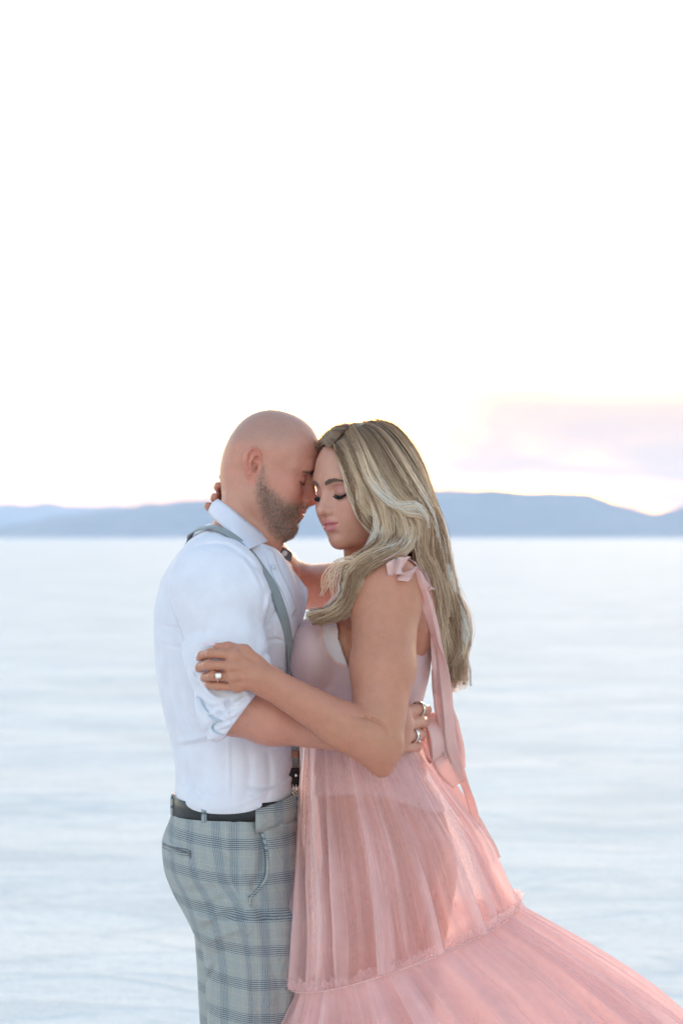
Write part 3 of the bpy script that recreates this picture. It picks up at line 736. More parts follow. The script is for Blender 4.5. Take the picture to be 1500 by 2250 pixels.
def head_female(S, fr):
    S.ell((-.012, 0, .040), (.088, .0715, .083), .02, fr=fr)
    S.ell((.034, 0, .040), (.0545, .060, .058), .03, fr=fr)
    S.ell((.036, 0, -.022), (.0555, .055, .074), .03, fr=fr)
    S.rc((.002, .053, -.015), (.012, .048, -.054), .014, .014, .03, fr=fr)
    S.rc((.012, .048, -.054), (.074, .010, -.081), .0145, .014, .024, fr=fr)
    S.ell((.0850, 0, -.0790), (.0160, .0185, .0165), .014, fr=fr)
    S.ell((.042, 0, -.066), (.040, .041, .026), .02, fr=fr)
    S.ell((.057, .044, -.014), (.024, .017, .017), .024, fr=fr)
    S.ell((.060, .033, -.036), (.026, .021, .027), .024, fr=fr)
    S.rc((.081, .010, .034), (.073, .034, .038), .009, .0085, .018, fr=fr)
    S.ell((.096, .0315, .012), (.0155, .0185, .012), .015, 's', fr=fr)
    S.ell((.0715, .0315, .0125), (.0145, .0170, .0140), .005, fr=fr)
    S.rc((.081, 0, .024), (.108, 0, -.012), .0062, .0080, .011, fr=fr)
    S.rc((.084, 0, .002), (.093, 0, -.016), .0115, .0115, .012, fr=fr)
    S.ell((.1095, 0, -.0165), (.0102, .0094, .0090), .006, fr=fr)
    S.ell((.0975, .0108, -.0205), (.0092, .0062, .0070), .005, fr=fr)
    S.ell((.1015, .0058, -.0275), (.0058, .0032, .004), .0025, 's', fr=fr)
    S.ell((.0760, 0, -.046), (.026, .029, .027), .018, fr=fr)
    # lips: full, slightly parted
    S.rc((.1000, .0035, -.0395), (.0978, .011, -.0398), .0064, .0058, .0035, fr=fr)
    S.rc((.1000, 0, -.0405), (.1000, .0035, -.0395), .0062, .0062, .0035, fr=fr)
    S.rc((.0978, .011, -.0400), (.0860, .0258, -.0450), .0056, .0022, .004, fr=fr)
    S.rc((.0995, 0, -.0532), (.0970, .010, -.0526), .0078, .0070, .0035, fr=fr)
    S.rc((.0967, .010, -.0525), (.0862, .0245, -.0464), .0068, .0022, .004, fr=fr)
    fcrease(S, fr, [(0, -.0462), (.008, -.0455), (.016, -.0462), (.0245, -.0452)], .0017, .0042)
    fcrease(S, fr, [(0, -.0655), (.013, -.0645)], .006, .0026, taper=False)
    fcrease(S, fr, [(0, -.0295), (0, -.0355)], .0028, .0013)
    fcrease(S, fr, [(.011, -.026), (.018, -.030), (.026, -.040)], .0045, .0009)
    fcrease(S, fr, [(.017, .0075), (.024, .0045), (.033, .0032), (.042, .0055), (.049, .0085)], .0012, .0018)
    fcrease(S, fr, [(.018, .0185), (.026, .0225), (.036, .0225), (.047, .0175)], .0016, .0018)
    ear(S, fr, out=.066, h=.9)
# ---------------------------------------------------------------- the man
def zp(py): return ZC + (1180 - py) / 1200
def xp(px): return (px - 750) / 1200
MAN_HEAD = head_frame(W(664, 1057, -.034), 1, 4, 22, 2, .91, (.083, .032, .010))

def limb_spec_m():
    sh, el, wr = W(476, 1292, -.195), W(513, 1556, -.238), W(800, 1618, -.195)
    return sh, el, wr
def torso_m(S, inset, k=.02):
    rows = [(1135, 492, 575, .0, .050), (1165, 448, 592, 0, .085), (1195, 412, 604, 0, .145), (1230, 383, 618, 0, .172), (1290, 352, 632, 0, .172), (1360, 341, 642, 0, .166), (1430, 343, 645, 0, .162),
            (1500, 350, 645, 0, .158), (1570, 364, 644, 0, .155), (1640, 381, 643, 0, .153), (1700, 389, 642, 0, .155), (1750, 387, 643, 0, .155), (1800, 392, 640, 0, .150), (1830, 392, 640, 0, .150)]
    S.sect([(zp(p), xp(a) + inset, xp(b) - inset, cy, ry - inset) for p, a, b, cy, ry in rows], k, e=2.15)

def hand(S, wrist, mcps, fingers, rads, k=.006, palm_r=.013):
    for m, r in zip(mcps, rads): S.rc(wrist, m, .021, r * 1.22, .012)
    for a, b in zip(mcps[:-1], mcps[1:]): S.rc(a, b, palm_r * .9, palm_r * .9, .010)
    for m, f, r in zip(mcps, fingers, rads):
        pts = [m] + list(f); n = len(pts)
        rr = [r * 1.12, r * 1.0, r * .9, r * .74][:n]
        S.chain(pts, rr, .0015)
        for i in range(1, n - 1): S.ell(pts[i], (r * 1.04 * (.98 if i == 1 else .90),) * 3, .004)   # knuckles

def build_man_body():
    S = SDF()
    torso_m(S, .009)
    sh, el, wr = limb_spec_m()
    # neck
    S.rc(W(542, 1190, 0), W(560, 1080, 0), .058, .053, .03)
    S.rc(W(492, 1212, -.05), W(532, 1085, -.03), .034, .026, .03); S.rc(W(492, 1212, .05), W(532, 1085, .03), .034, .026, .03)
    S.rc(W(600, 1195, -.02), W(560, 1075, -.062), .014, .014, .02)                 # neck muscle towards the ear
    S.ell(W(600, 1165, -.004), (.014, .014, .018), .02)                           # larynx
    head_male(S, MAN_HEAD)
    # near arm
    S.ell(sh, (.072, .066, .075), .03)
    S.rc(sh, el, .058, .043, .03)
    S.rc(el, el * .72 + wr * .28, .045, .0475, .02); S.rc(el * .72 + wr * .28, wr, .0475, .031, .02)
    mc = [W(884, 1566, -.170), W(888, 1592, -.172), W(884, 1618, -.170), W(876, 1640, -.165)]
    fg = [[W(924, 1557, -.138), W(935, 1560, -.098), W(932, 1563, -.075)], [W(920, 1585, -.140), W(930, 1588, -.095), W(927, 1590, -.070)],
          [W(914, 1614, -.140), W(924, 1614, -.098), W(921, 1614, -.072)], [W(903, 1640, -.140), W(915, 1640, -.108), W(913, 1640, -.085)]]
    hand(S, wr, mc, fg, [.0104, .0106, .0103, .0094], palm_r=.016)
    S.chain([wr + np.array([.02, .02, .02]), W(845, 1578, -.160), W(868, 1552, -.155), W(884, 1545, -.140)], [.02, .0145, .0125, .010], .010)   # thumb up her back
    # far arm, round her far side
    s2, e2, w2 = W(480, 1292, .195), W(560, 1530, .235), W(800, 1590, .190)
    S.ell(s2, (.070, .064, .073), .03); S.rc(s2, e2, .058, .048, .03); S.rc(e2, w2, .047, .031, .02)
    m2 = [W(872, 1560, .170), W(876, 1585, .172), W(874, 1610, .170), W(868, 1630, .165)]
    f2 = [[W(905, 1562, .14), W(915, 1562, .105), W(912, 1562, .08)], [W(906, 1588, .14), W(915, 1588, .10), W(912, 1588, .075)], [W(902, 1612, .14), W(912, 1612, .105), W(910, 1612, .08)], [W(895, 1632, .14), W(905, 1632, .11), W(903, 1632, .09)]]
    hand(S, w2, m2, f2, [.0118, .0122, .0118, .0105], palm_r=.016)
    # hips, legs, feet
    S.sect([(zp(1990), xp(455), xp(620), 0, .140), (zp(1900), xp(385), xp(640), 0, .158), (zp(1800), xp(395), xp(636), 0, .148), (zp(1740), xp(396), xp(634), 0, .142)], .03)
    for sd, dx in ((-1, 0), (1, -.02)):
        hip, kn, an = np.array([xp(540) + dx, sd * .088, zp(1960)]), np.array([xp(546) + dx, sd * .092, .51]), np.array([xp(530) + dx, sd * .09, .09])
        S.rc(hip, kn, .074, .055, .02); S.rc(kn, an, .055, .036, .03); S.ell(kn * .62 + an * .38 + np.array([-.015, 0, 0]), (.055, .05, .12), .03)
        S.rc(an + np.array([-.02, 0, -.04]), an + np.array([.15, sd * .012, -.058]), .034, .026, .02)
    X = axis((-.36, -.23, .005), (-.23, -.02, .00175), (-.02, .09, .004), (.09, .17, .002), (.17, .2, .01))
    Y = axis((-.32, -.20, .0026), (-.20, -.10, .0022), (-.10, .10, .0018), (.10, .30, .0045))
    Z = axis((0.0, .95, .011), (.95, 1.12, .005), (1.12, 1.24, .0024), (1.24, 1.47, .004), (1.47, 1.79, .0017))
    V, F = surface(S, X, Y, Z)
    q = MAN_HEAD.to(V.astype(np.float32)); f, s, u = q.T; su = q[:, 1:3]
    onhead = (np.linalg.norm(q, axis=1) < .17)
    lipd = sdpoly(su, [(-.01, -.0395), (.006, -.0385), (.016, -.0410), (.0255, -.0470), (.018, -.0560), (.008, -.0605), (-.01, -.061)])
    lips = sstep(.0012, -.0018, lipd) * (f > .07) * .8
    jaw = [(.002, .010), (.009, .012), (.013, -.006), (.022, -.022), (.036, -.028), (.050, -.030), (.062, -.036), (.072, -.040), (.083, -.034), (.110, -.026), (.125, -.040), (.12, -.13), (.06, -.112), (.038, -.090), (.018, -.066), (.004, -.042), (.000, -.012)]
    beard = sstep(.009, -.017, sdpoly(q[:, [0, 2]], jaw) + .003 * np.sin(f * 420 + 3 * np.sin(u * 300)) * np.sin(u * 510)) * sstep(-.001, .004, lipd) * onhead
    noseclear = 1 - sstep(.0, .004, u + .030) * (s < .016) * (f > .08)
    beard *= noseclear
    beard *= 1 - .75 * sstep(.011, .004, np.hypot(s - .018, (u + .066) * 1.1)) * (f > .07)
    fl = .55 * np.exp(-(((f - .06) / .03) ** 2 + ((u + .012) / .022) ** 2)) * onhead + .5 * np.exp(-(((f - .108) / .02) ** 2 + ((u + .02) / .018) ** 2)) * onhead
    earm = onhead * sstep(.010, -.002, f) * sstep(-.05, -.04, f) * sstep(.045, .03, np.abs(u)) * sstep(.0735, .079, s); fl = np.clip(fl + .8 * earm, 0, 1)
    scalp = onhead * sstep(.03, .075, u + .25 * np.clip(-f, -.12, .12)) * sstep(.07, .0, f - .25 * (u - .06))
    root = empty('person', W(520, 1180, 0) * np.array([1, 1, 0]))
    mesh_np('body', V, F, M_SKIN_M, root, attrs={'lips': lips, 'beard': beard, 'flush': fl, 'scalp': scalp})
    # short beard hairs growing from the jaw, cheek and lip
    rg = np.random.default_rng(8); idx = np.nonzero((beard > .25))[0]; w = beard[idx] ** 1.5; pick = rg.choice(idx, 2600, p=w / w.sum())
    B = V[pick] + rg.normal(0, .0006, (len(pick), 3)); nb = grad(S, B.astype(np.float32)); B, nb = snap(S, B, 0.0, 3)
    fr = MAN_HEAD; lean = -fr.R[2] * .8 + fr.R[0] * .45; d = nb * .55 + lean[None] * .8 + rg.normal(0, .28, B.shape); d /= np.linalg.norm(d, axis=1, keepdims=True)
    L = rg.uniform(.002, .0046, len(B))[:, None]; tt = np.array([0, .5, 1.]); C = B[:, None] + d[:, None] * (L * tt)[:, :, None] - nb[:, None] * (.0007 * tt ** 2)[None, :, None]
    vv, ff = tubes(C, np.full((len(B), 3), .00028) * np.array([1, .9, .4]), 3); grey = rg.choice([.2, .5, 1.0], len(B), p=[.5, .33, .17])
    mesh_np('beard', vv, ff, M_BEARD, root, attrs={'tone': np.repeat(grey, 9)})
    return root, S
def build_shirt(root):
    S = SDF()
    torso_m(S, -.002)
    sh, el, wr = limb_spec_m()
    fd = (wr - el) / np.linalg.norm(wr - el)
    # shoulder yoke towards the neck
    for sd in (-1, 1): S.rc(W(500, 1200, sd * .05), W(462, 1245, sd * .14), .048, .058, .04)
    S.ell(W(592, 1330, -.09), (.05, .07, .085), .05)                               # chest
    TORSO = SDF(); TORSO.ops = list(S.ops)
    cuff = el + fd * .028 + np.array([0, 0, .004])
    T = SDF()
    T.ell(sh + np.array([0, -.002, -.004]), (.083, .074, .088), .02)
    T.rc(sh, sh * .45 + el * .55, .075, .0675, .03); T.rc(sh * .45 + el * .55, el, .0675, .060, .03)
    T.rc(W(492, 1236, -.200), W(540, 1305, -.212), .030, .033, .03)                # fold of the sleeve head over the strap
    T.rc(el, cuff, .061, .057, .02)
    nrm = np.array([.80, -.05, -.60]); nrm /= np.linalg.norm(nrm); cc = W(532, 1570, -.24)
    nrm, cc = nrm.astype(np.float32), cc.astype(np.float32)
    def cut(q): return (q - cc) @ nrm
    def roll(q):
        d = (q - cc) @ nrm
        return -.0045 * np.exp(-((d + .012) / .010) ** 2) + .003 * np.exp(-((d + .030) / .004) ** 2)
    for pts, w, a in [([(425, 1475), (462, 1512), (500, 1545), (514, 1585)], .006, -.006), ([(440, 1528), (470, 1548), (505, 1572)], .004, .005),
                      ([(462, 1548), (498, 1540), (540, 1518)], .0045, .005), ([(470, 1566), (510, 1553), (552, 1530)], .0035, .005), ([(476, 1584), (515, 1572), (556, 1545)], .0035, .0045), ([(486, 1597), (520, 1585), (550, 1560)], .003, .004),
                      ([(432, 1500), (448, 1545), (470, 1588)], .006, .005), ([(455, 1505), (470, 1520), (500, 1528)], .005, -.004),
                      ([(424, 1440), (470, 1425), (530, 1430)], .007, .0022), ([(408, 1400), (450, 1380), (500, 1388)], .009, .0018), ([(530, 1455), (556, 1480), (566, 1510)], .006, .003), ([(520, 1480), (540, 1505), (556, 1530)], .005, -.003), ([(445, 1500), (480, 1530), (520, 1540)], .005, .004), ([(505, 1530), (512, 1560), (520, 1590)], .004, .003), ([(452, 1480), (470, 1440), (480, 1400)], .014, .003), ([(560, 1330), (566, 1400), (560, 1440)], .012, .003), ([(400, 1300), (420, 1370), (440, 1440)], .014, .002)]:
        pcrease(T, pts, w * .85, a * 1.15)
    T.field(roll); T.field(cut, op='i', k=.003)
    S.sub(T, (sh + el) / 2, (.15, .12, .24), .004)
    s2, e2 = W(480, 1292, .195), W(560, 1530, .235)
    S.ell(s2, (.080, .072, .085), .03); S.rc(s2, e2, .074, .062, .03); S.rc(e2, e2 + (W(800, 1590, .190) - e2) * .15, .062, .058, .02)
    C = lambda pts, w, a: pcrease(S, pts, w, a)
    C([(372, 1262), (392, 1225), (440, 1199), (500, 1197), (548, 1232), (576, 1285), (582, 1345)], .004, .0035)
    C([(376, 1255), (396, 1220), (440, 1192), (500, 1190), (552, 1228), (582, 1285)], .004, -.0016)
    for pts, w, a in [([(366, 1280), (378, 1335), (398, 1385), (424, 1450)], .0045, .006), ([(424, 1450), (440, 1490), (452, 1525)], .004, .004), 
                      ([(384, 1640), (425, 1630), (480, 1612)], .005, -.0045), ([(384, 1652), (430, 1643), (490, 1627)], .007, .006),
                      ([(350, 1420), (380, 1425), (402, 1424)], .004, .004), ([(350, 1378), (375, 1384), (398, 1382)], .004, .003),
                      ([(378, 1480), (392, 1560), (420, 1625)], .009, .006), ([(352, 1480), (372, 1570), (384, 1640)], .008, .004),
                      ([(586, 1410), (606, 1408), (622, 1413)], .003, .003), ([(584, 1478), (606, 1476), (625, 1488)], .005, .005), ([(584, 1492), (606, 1500), (628, 1500)], .005, -.004),
                      ([(583, 1352), (591, 1320), (600, 1285)], .006, -.004), ([(585, 1378), (600, 1352), (612, 1330)], .005, .004), ([(600, 1300), (612, 1340), (625, 1380)], .010, .003),
                      ([(390, 1695), (415, 1740), (470, 1770)], .006, .003), ([(520, 1772), (580, 1748), (640, 1728)], .006, -.005), ([(545, 1735), (600, 1738), (640, 1716)], .006, .005),
                      ([(585, 1660), (590, 1720), (580, 1770)], .008, .0035), ([(436, 1655), (432, 1720), (445, 1775)], .008, .0035), ([(540, 1650), (546, 1700), (536, 1760)], .010, .003), ([(400, 1660), (410, 1700), (404, 1745)], .006, .003),
                      ([(530, 1215), (560, 1262), (578, 1300)], .006, -.003), ([(545, 1225), (580, 1262), (600, 1290)], .005, .003), ([(450, 1180), (480, 1150), (500, 1130)], .008, .003)]:
        C(pts, w * .75, a * 1.05)
    # tailoring seam down the side
    C([(497, 1618), (500, 1700), (498, 1775)], .0022, -.002); C([(506, 1618), (509, 1700), (507, 1775)], .0016, .0015)
    C([(362, 1440), (372, 1540), (392, 1630)], .002, .0014)
    # blousing above the belt
    S.puff(W(490, 1765, -.16), (.12, .06, .026), .013)
    def bottom(q): return zp(1750) - .031 * np.clip(-q[:, 1] / .17, 0, 1) * np.clip((np.float32(xp(652)) - q[:, 0]) / .085, 0, 1) - .002 * np.sin(q[:, 0] * 60) - q[:, 2]
    S.field(bottom, op='i', k=.014)
    def topcut(q): # neck opening
        a = W(545, 1180, 0).astype(np.float32); nv = np.array([.36, 0, .93], np.float32)
        return (q - a) @ nv
    S.field(topcut, op='i', k=.006)
    X = axis((-.38, .02, .0028)); Y = axis((-.34, -.06, .0028), (-.06, .33, .006)); Z = axis((1.0, 1.56, .0028))
    V, F = surface(S, X, Y, Z)
    sh_o = mesh_np('shirt', V, F, M_SHIRT, root)
    # --- collar leaf folded over round the neck, near side and far side
    def loft(name, a, b, n=40, m=7, bulge=.004, mat=M_SHIRT, th=.0022):
        A, B = spline(a, n), spline(b, n); t = np.linspace(0, 1, m)[None, :, None]
        G = A[:, None] * (1 - t) + B[:, None] * t
        ctr = W(545, 1150, 0); ou = G - ctr; ou /= np.linalg.norm(ou, axis=2, keepdims=True)
        G = G + ou * bulge * np.sin(np.pi * t)
        V, F = grid_sheet(G, th); return mesh_np(name, V, F, mat, sh_o)
    top = [W(482, 1098, .03), W(480, 1097, -.012), W(496, 1108, -.054), W(530, 1136, -.080), W(566, 1165, -.068), W(594, 1186, -.030)]
    lp = [(478, 1147), (508, 1172), (530, 1190), (546, 1206)]; lh, ln_ = hit(S, lp, .005)
    low = [W(460, 1128, .035), W(460, 1127, -.022)] + [W(a, b, min(y - .004, -.07)) for (a, b), y in zip(lp, lh[:, 1])]
    loft('collar_leaf', top, low)
    top = [W(480, 1098, .0), W(484, 1100, .03), W(510, 1120, .062), W(548, 1150, .075), W(580, 1172, .055), W(603, 1187, .020)]
    low = [W(460, 1128, .0), W(466, 1135, .05), W(500, 1160, .088), W(550, 1195, .094), W(590, 1208, .075), W(610, 1208, .055)]
    loft('collar_leaf', top, low)
    # collar stand under the leaf, and its dark lining turned outwards on the far side
    loft('collar_stand', [W(545, 1185, -.07), W(575, 1184, -.050), W(598, 1189, -.018), W(607, 1192, .002)], [W(545, 1212, -.100), W(574, 1216, -.075), W(600, 1222, -.040), W(609, 1224, .0)], bulge=.001)
    loft('collar_tab', [W(608, 1198, .004), W(624, 1204, .012), W(641, 1214, .022)], [W(608, 1219, .002), W(624, 1227, .010), W(639, 1234, .020)], n=12, bulge=.0, mat=M_TABG, th=.003)
    # far front of the shirt standing open
    pl = [(598, 1206, -.020), (604, 1240, -.040), (614, 1275, -.060), (630, 1310, -.075), (646, 1345, -.085), (655, 1375, -.085)]
    eg = [(610, 1222, .004), (636, 1238, .016), (645, 1256, .012), (668, 1285, .0), (677, 1305, -.010), (662, 1376, -.060)]
    A, B = spline([W(*p) for p in pl], 30), spline([W(*p) for p in eg], 30); t = np.linspace(0, 1, 10)[None, :, None]
    G = A[:, None] * (1 - t) + B[:, None] * t; G[:, :, 1] += (.010 * np.sin(t[..., 0] * 7 + np.linspace(0, 4, 30)[:, None])) * np.sin(np.pi * np.linspace(0, 1, 30))[:, None]
    V, F = grid_sheet(G, .002); mesh_np('shirt_front', V, F, M_SHIRT, sh_o)
    # button band and buttons
    P, n = hit(S, [(592, 1208), (596, 1226), (603, 1248), (613, 1270), (625, 1292), (636, 1318), (646, 1348)], 0)
    Ps = spline(P, 24); ns = spline(n, 24); ribbon_on('button_band', S, Ps, ns, .020, M_SHIRT, sh_o, .0012, off=.0004)
    for a, b in [(594, 1194), (599, 1247)]:
        P, n = hit(S, [(a, b)], .003)
        if b < 1200: P = np.array([W(594, 1195, -.034)]); n = np.array([[.4, -.9, 0]])
        R = axes_from(n[0], np.array([0, 0, 1.]))
        V, F = ball(P[0], (.0052, .0052, .0016), 14, 6, R); mesh_np('button', V, F, M_BUTTON, sh_o)
    P = np.array([W(625, 1216, .006)]); V, F = ball(P[0], (.0055, .0055, .0018), 14, 6, axes_from([.2, -.95, .1], np.array([0, 0, 1.]))); mesh_np('button', V, F, M_BUTTON, sh_o)
    # grey blue lining showing at the split of the rolled cuff
    for pts, wd in [([(440, 1532), (447, 1550), (458, 1566)], .003), ([(458, 1570), (470, 1579), (488, 1585)], .0045), ([(486, 1583), (471, 1589), (466, 1600), (474, 1609), (492, 1616)], .003)]:
        P, n = hit(S, pts, 0); P[:, 1] = np.minimum(P[:, 1], -.262); P = spline(P, 26); n = np.tile([[-.15, -.98, .1]], (26, 1))
        w = wd * np.interp(np.linspace(0, 1, 26), [0, .2, .8, 1], [.3, 1, 1, .35]); ribbon_on('cuff_lining', S, P, n, w, M_TRIM, sh_o, .003, off=.003)
    # --- suspenders
    sus = empty('suspenders', W(500, 1300, 0)); sus.parent = root; sus.matrix_parent_inverse = root.matrix_world.inverted()
    back = [W(392, 1760, .10), W(395, 1700, .10), W(390, 1640, .10), W(374, 1570, .10), W(362, 1500, .095), W(356, 1420, .10), W(360, 1340, .10), W(378, 1262, .09)]
    P0, n0 = snap(TORSO, np.array(back)); P1, n1 = hit(TORSO, [(412, 1193), (428, 1175), (452, 1166), (472, 1165), (500, 1178), (524, 1196), (548, 1222), (574, 1258), (597, 1293), (613, 1335), (624, 1375), (631, 1420), (634, 1470), (636, 1540), (637, 1610)], 0)
    P, n = np.concatenate([P0, P1]), np.concatenate([n0, n1])
    for _ in range(2): P[1:-1, 1] = .25 * P[:-2, 1] + .5 * P[1:-1, 1] + .25 * P[2:, 1]; n[1:-1] = .25 * n[:-2] + .5 * n[1:-1] + .25 * n[2:]
    P, n = spline(P, 110), spline(n, 110); n /= np.linalg.norm(n, axis=1, keepdims=True)
    ribbon_on('elastic_strap', TORSO, P, n, .0185, M_STRAP, sus, .0018, off=.0055)
    P1, n1 = hit(S, [(639, 1600), (642, 1650), (644, 1700)], 0); P, n = spline(P1, 12), spline(n1, 12); nf = np.tile([[.55, -.83, 0]], (12, 1))
    V, F = strip(P + nf * .004, np.tile([[.83, .55, 0]], (12, 1)), np.full(12, .026), thick=.002); mesh_np('elastic_strap', V, F, M_STRAP, sus)
    c = W(643, 1657, 0); y = P[:, 1].mean() - .008
    def slab(name, px, py, w, h, th, mat, par, tilt=0, yy=0):
        ctr = W(px, py, y + yy); rows = np.array([[0, 0, h / 2], [0, 0, h * .3], [0, 0, 0], [0, 0, -h * .3], [0, 0, -h / 2]]); rows[:, 0] += tilt * rows[:, 2]
        V, F = strip(ctr + rows, np.tile([[.85, .52, 0]], (5, 1)), w * np.array([.9, 1, 1, 1, .86]), thick=th); o = mesh_np(name, V, F, mat, par, smooth=False); return o
    sl = slab('strap_adjuster', 643, 1657, .025, .013, .004, M_BROWN, sus); 
    V, F = tubes(np.array([[W(630, 1648, y - .003), W(630, 1668, y - .003)]]), np.full((1, 2), .0018), 6); mesh_np('clip_wire', V, F, M_METAL, sus)
    tb = slab('leather_tab', 645, 1708, .0225, .034, .004, M_BLACK, sus, 0)
    V, F = ball(W(650, 1704, y - .006), (.0032, .0016, .0032), 12, 6); mesh_np('rivet', V, F, M_METAL, tb)
    V, F = tubes(np.array([spline([W(642, 1724, y - .003), W(646, 1732, y - .005), W(641, 1738, y - .005), W(646, 1746, y - .005)], 10), spline([W(650, 1724, y - .003), W(652, 1732, y - .005), W(650, 1738, y - .005), W(648, 1746, y - .005)], 10)]), np.full((2, 10), .0017), 5); mesh_np('clip_wire', V, F, M_METAL, sus)
    slab('clip_jaw', 647, 1752, .010, .022, .005, M_BROWN, sus, -.25)
    return sh_o, S
def build_trousers(root):
    S = SDF()
    rows = [(1770, 385, 650, 0, .158), (1800, 373, 656, 0, .170), (1850, 357, 664, 0, .176), (1900, 361, 673, 0, .178), (1950, 378, 678, 0, .178), (2000, 405, 680, 0, .176), (2040, 425, 679, 0, .172)]
    S.sect([(zp(p), xp(a), xp(b), cy, ry) for p, a, b, cy, ry in rows], .02, e=2.2)
    for sd, dx in ((-1, .006), (1, -.020)):
        R = [(1985, 420, 676, .115), (2050, 442, 676, .100), (2120, 449, 672, .093), (2250, 456, 652, .084), (2390, 466, 620, .075), (2600, 462, 606, .074), (2800, 462, 590, .068), (2930, 466, 590, .066), (2990, 470, 592, .066)]
        S.sect([(zp(p), xp(a) + dx, xp(b) + dx, sd * .090, ry) for p, a, b, ry in R], .025, e=2.1)
    C = lambda pts, w, a, y=0.0: pcrease(S, pts, w * .85, a * 1.4, ymax=y)
    for pts, w, a in [([(512, 1800), (515, 1890), (545, 1965), (562, 2080), (566, 2250)], .003, .0022),
                      ([(440, 2055), (470, 2030), (520, 2000)], .008, .005), ([(446, 2085), (480, 2060), (530, 2040)], .008, -.004), ([(430, 2020), (470, 1990), (530, 1965)], .010, .004),
                      ([(395, 1975), (440, 1965), (520, 1950)], .010, .003), ([(450, 2130), (472, 2105), (500, 2090)], .007, .004), ([(448, 2180), (466, 2140), (480, 2110)], .006, .005),
                      ([(540, 1970), (560, 2030), (566, 2090)], .007, -.004), ([(552, 1975), (580, 2020), (600, 2080)], .010, .003), ([(600, 1830), (630, 1850), (652, 1850)], .006, .004), ([(600, 1815), (630, 1828), (652, 1826)], .005, -.003),
                      ([(470, 1880), (500, 1900), (530, 1930)], .008, .004), ([(520, 1900), (535, 1940), (552, 1972)], .006, -.005), ([(552, 1806), (570, 1850), (574, 1915), (552, 1962)], .009, .009),
                      ([(480, 2150), (500, 2200), (500, 2250)], .010, .004), ([(590, 2120), (610, 2180), (612, 2250)], .012, .004), ([(520, 2090), (540, 2160), (545, 2250)], .014, -.003)]:
        C(pts, w, a)
    def bottom(q): return (.028 - q[:, 2])
    S.field(bottom, op='i', k=.005)
    X = axis((-.35, .0, .0035)); Y = axis((-.21, 0, .0035), (0, .21, .006)); Z = axis((0.02, .60, .012), (.60, 1.06, .0032))
    V, F = surface(S, X, Y, Z)
    x, y, z = V.T
    seam = pchip([zp(3000), zp(2250), zp(2080), zp(1965), zp(1890), zp(1800), zp(1700)], [xp(560), xp(566), xp(562), xp(545), xp(515), xp(512), xp(512)], z)
    r = np.clip((x - seam) / .13, -.999, .999); arc = .13 * np.arcsin(r)
    arc = np.where(y > .0, .42 - arc, arc)
    u = np.where(x > seam, arc + seam * .9, arc + .012 * np.sin((z - 0.9) * 9))
    v = z + np.where(x < seam, .14, .02) * (x - seam)
    t = mesh_np('trousers', V, F, M_PLAID, root, attrs={'cloth': np.stack([u, v, np.zeros_like(u)], 1)})
    def piping(name, pts, r, mat, off=.0004):
        P, n = hit(S, pts, 0); P, n = spline(P, 40), spline(n, 40); P = P + n * off
        V, F = tubes(P[None], r * np.ones((1, 40)), 6); return mesh_np(name, V, F, mat, t, attrs={'cloth': np.stack([V[:, 2] * .3, V[:, 2] * 1.0 + .02, V[:, 0]], 1)})
    fr = [(553, 1790), (568, 1814), (582, 1848), (588, 1890), (585, 1928), (570, 1952), (551, 1972), (549, 1988)]
    piping('pocket_piping_and_shade', fr, .0028, M_PLAID, .001)
    piping('pocket_piping_and_shade', [(a - 5, b) for a, b in fr[1:-1]], .0016, M_TABG, -.0006)  # dark tube, the shade in the pocket gap put in as colour
    piping('pocket_welt_and_shade', [(361, 1851), (385, 1858), (420, 1872)], .0030, M_PLAID); piping('pocket_welt_and_shade', [(360, 1862), (385, 1870), (420, 1882)], .0030, M_PLAID)
    piping('pocket_welt_and_shade', [(360, 1856), (385, 1864), (420, 1877)], .0012, M_TABG, .0014)  # dark tube standing in for the shade in the slit between the welts
    # belt and loops
    ang = np.linspace(0, 2 * np.pi, 121); cx, rx, ry = (xp(385) + xp(650)) / 2, (xp(650) - xp(385)) / 2 + .003, .1615
    def ring(a, g=0.0, z=0.0):
        c, s = np.cos(a), np.sin(a); e = 2 / 2.2
        return np.stack([cx + (rx + g) * np.sign(c) * np.abs(c) ** e, (ry + g) * np.sign(s) * np.abs(s) ** e, z + 0 * a], 1)
    P = ring(ang, 0, zp(1764)); V, F = strip(P, np.tile([[0, 0, 1.]], (121, 1)), np.full(121, .032), thick=.004, nw=3); mesh_np('belt', V, F, M_BLACK, root)
    # waistband closing over the belt in front
    a2 = np.radians(np.linspace(289, 425, 60)); P = ring(a2, .004, zp(1784)); P[:, 2] += .018 * np.clip((P[:, 0] - xp(565)) / .07, 0, 1)
    V, F = strip(P, np.tile([[0, 0, 1.]], (60, 1)), np.full(60, .042), thick=.0035, nw=4); mesh_np('waistband', V, F, M_PLAID, t, attrs={'cloth': np.stack([V[:, 0] * 1.05, V[:, 2], V[:, 0] * 0], 1)})
    for deg in (246, 340, 200, 150, 90, 40):
        a = math.radians(deg); c = np.array([cx + (rx + .0035) * math.cos(a), (ry + .0035) * math.sin(a), zp(1764)])
        td = np.array([-math.sin(a), math.cos(a), 0]); off = .004 if deg == 340 else 0
        P = c + np.array([[0, 0, .022], [math.cos(a) * .002, math.sin(a) * .002, .010], [math.cos(a) * .002, math.sin(a) * .002, -.012], [0, 0, -.024]]) + np.array([math.cos(a), math.sin(a), 0]) * (off + .001)
        V, F = strip(P, np.tile(td, (4, 1)), np.full(4, .0095), thick=.0025); mesh_np('belt_loop', V, F, M_PLAID, t, attrs={'cloth': np.stack([V[:, 0] * .3, V[:, 2] * .2 + .03, V[:, 0]], 1)})
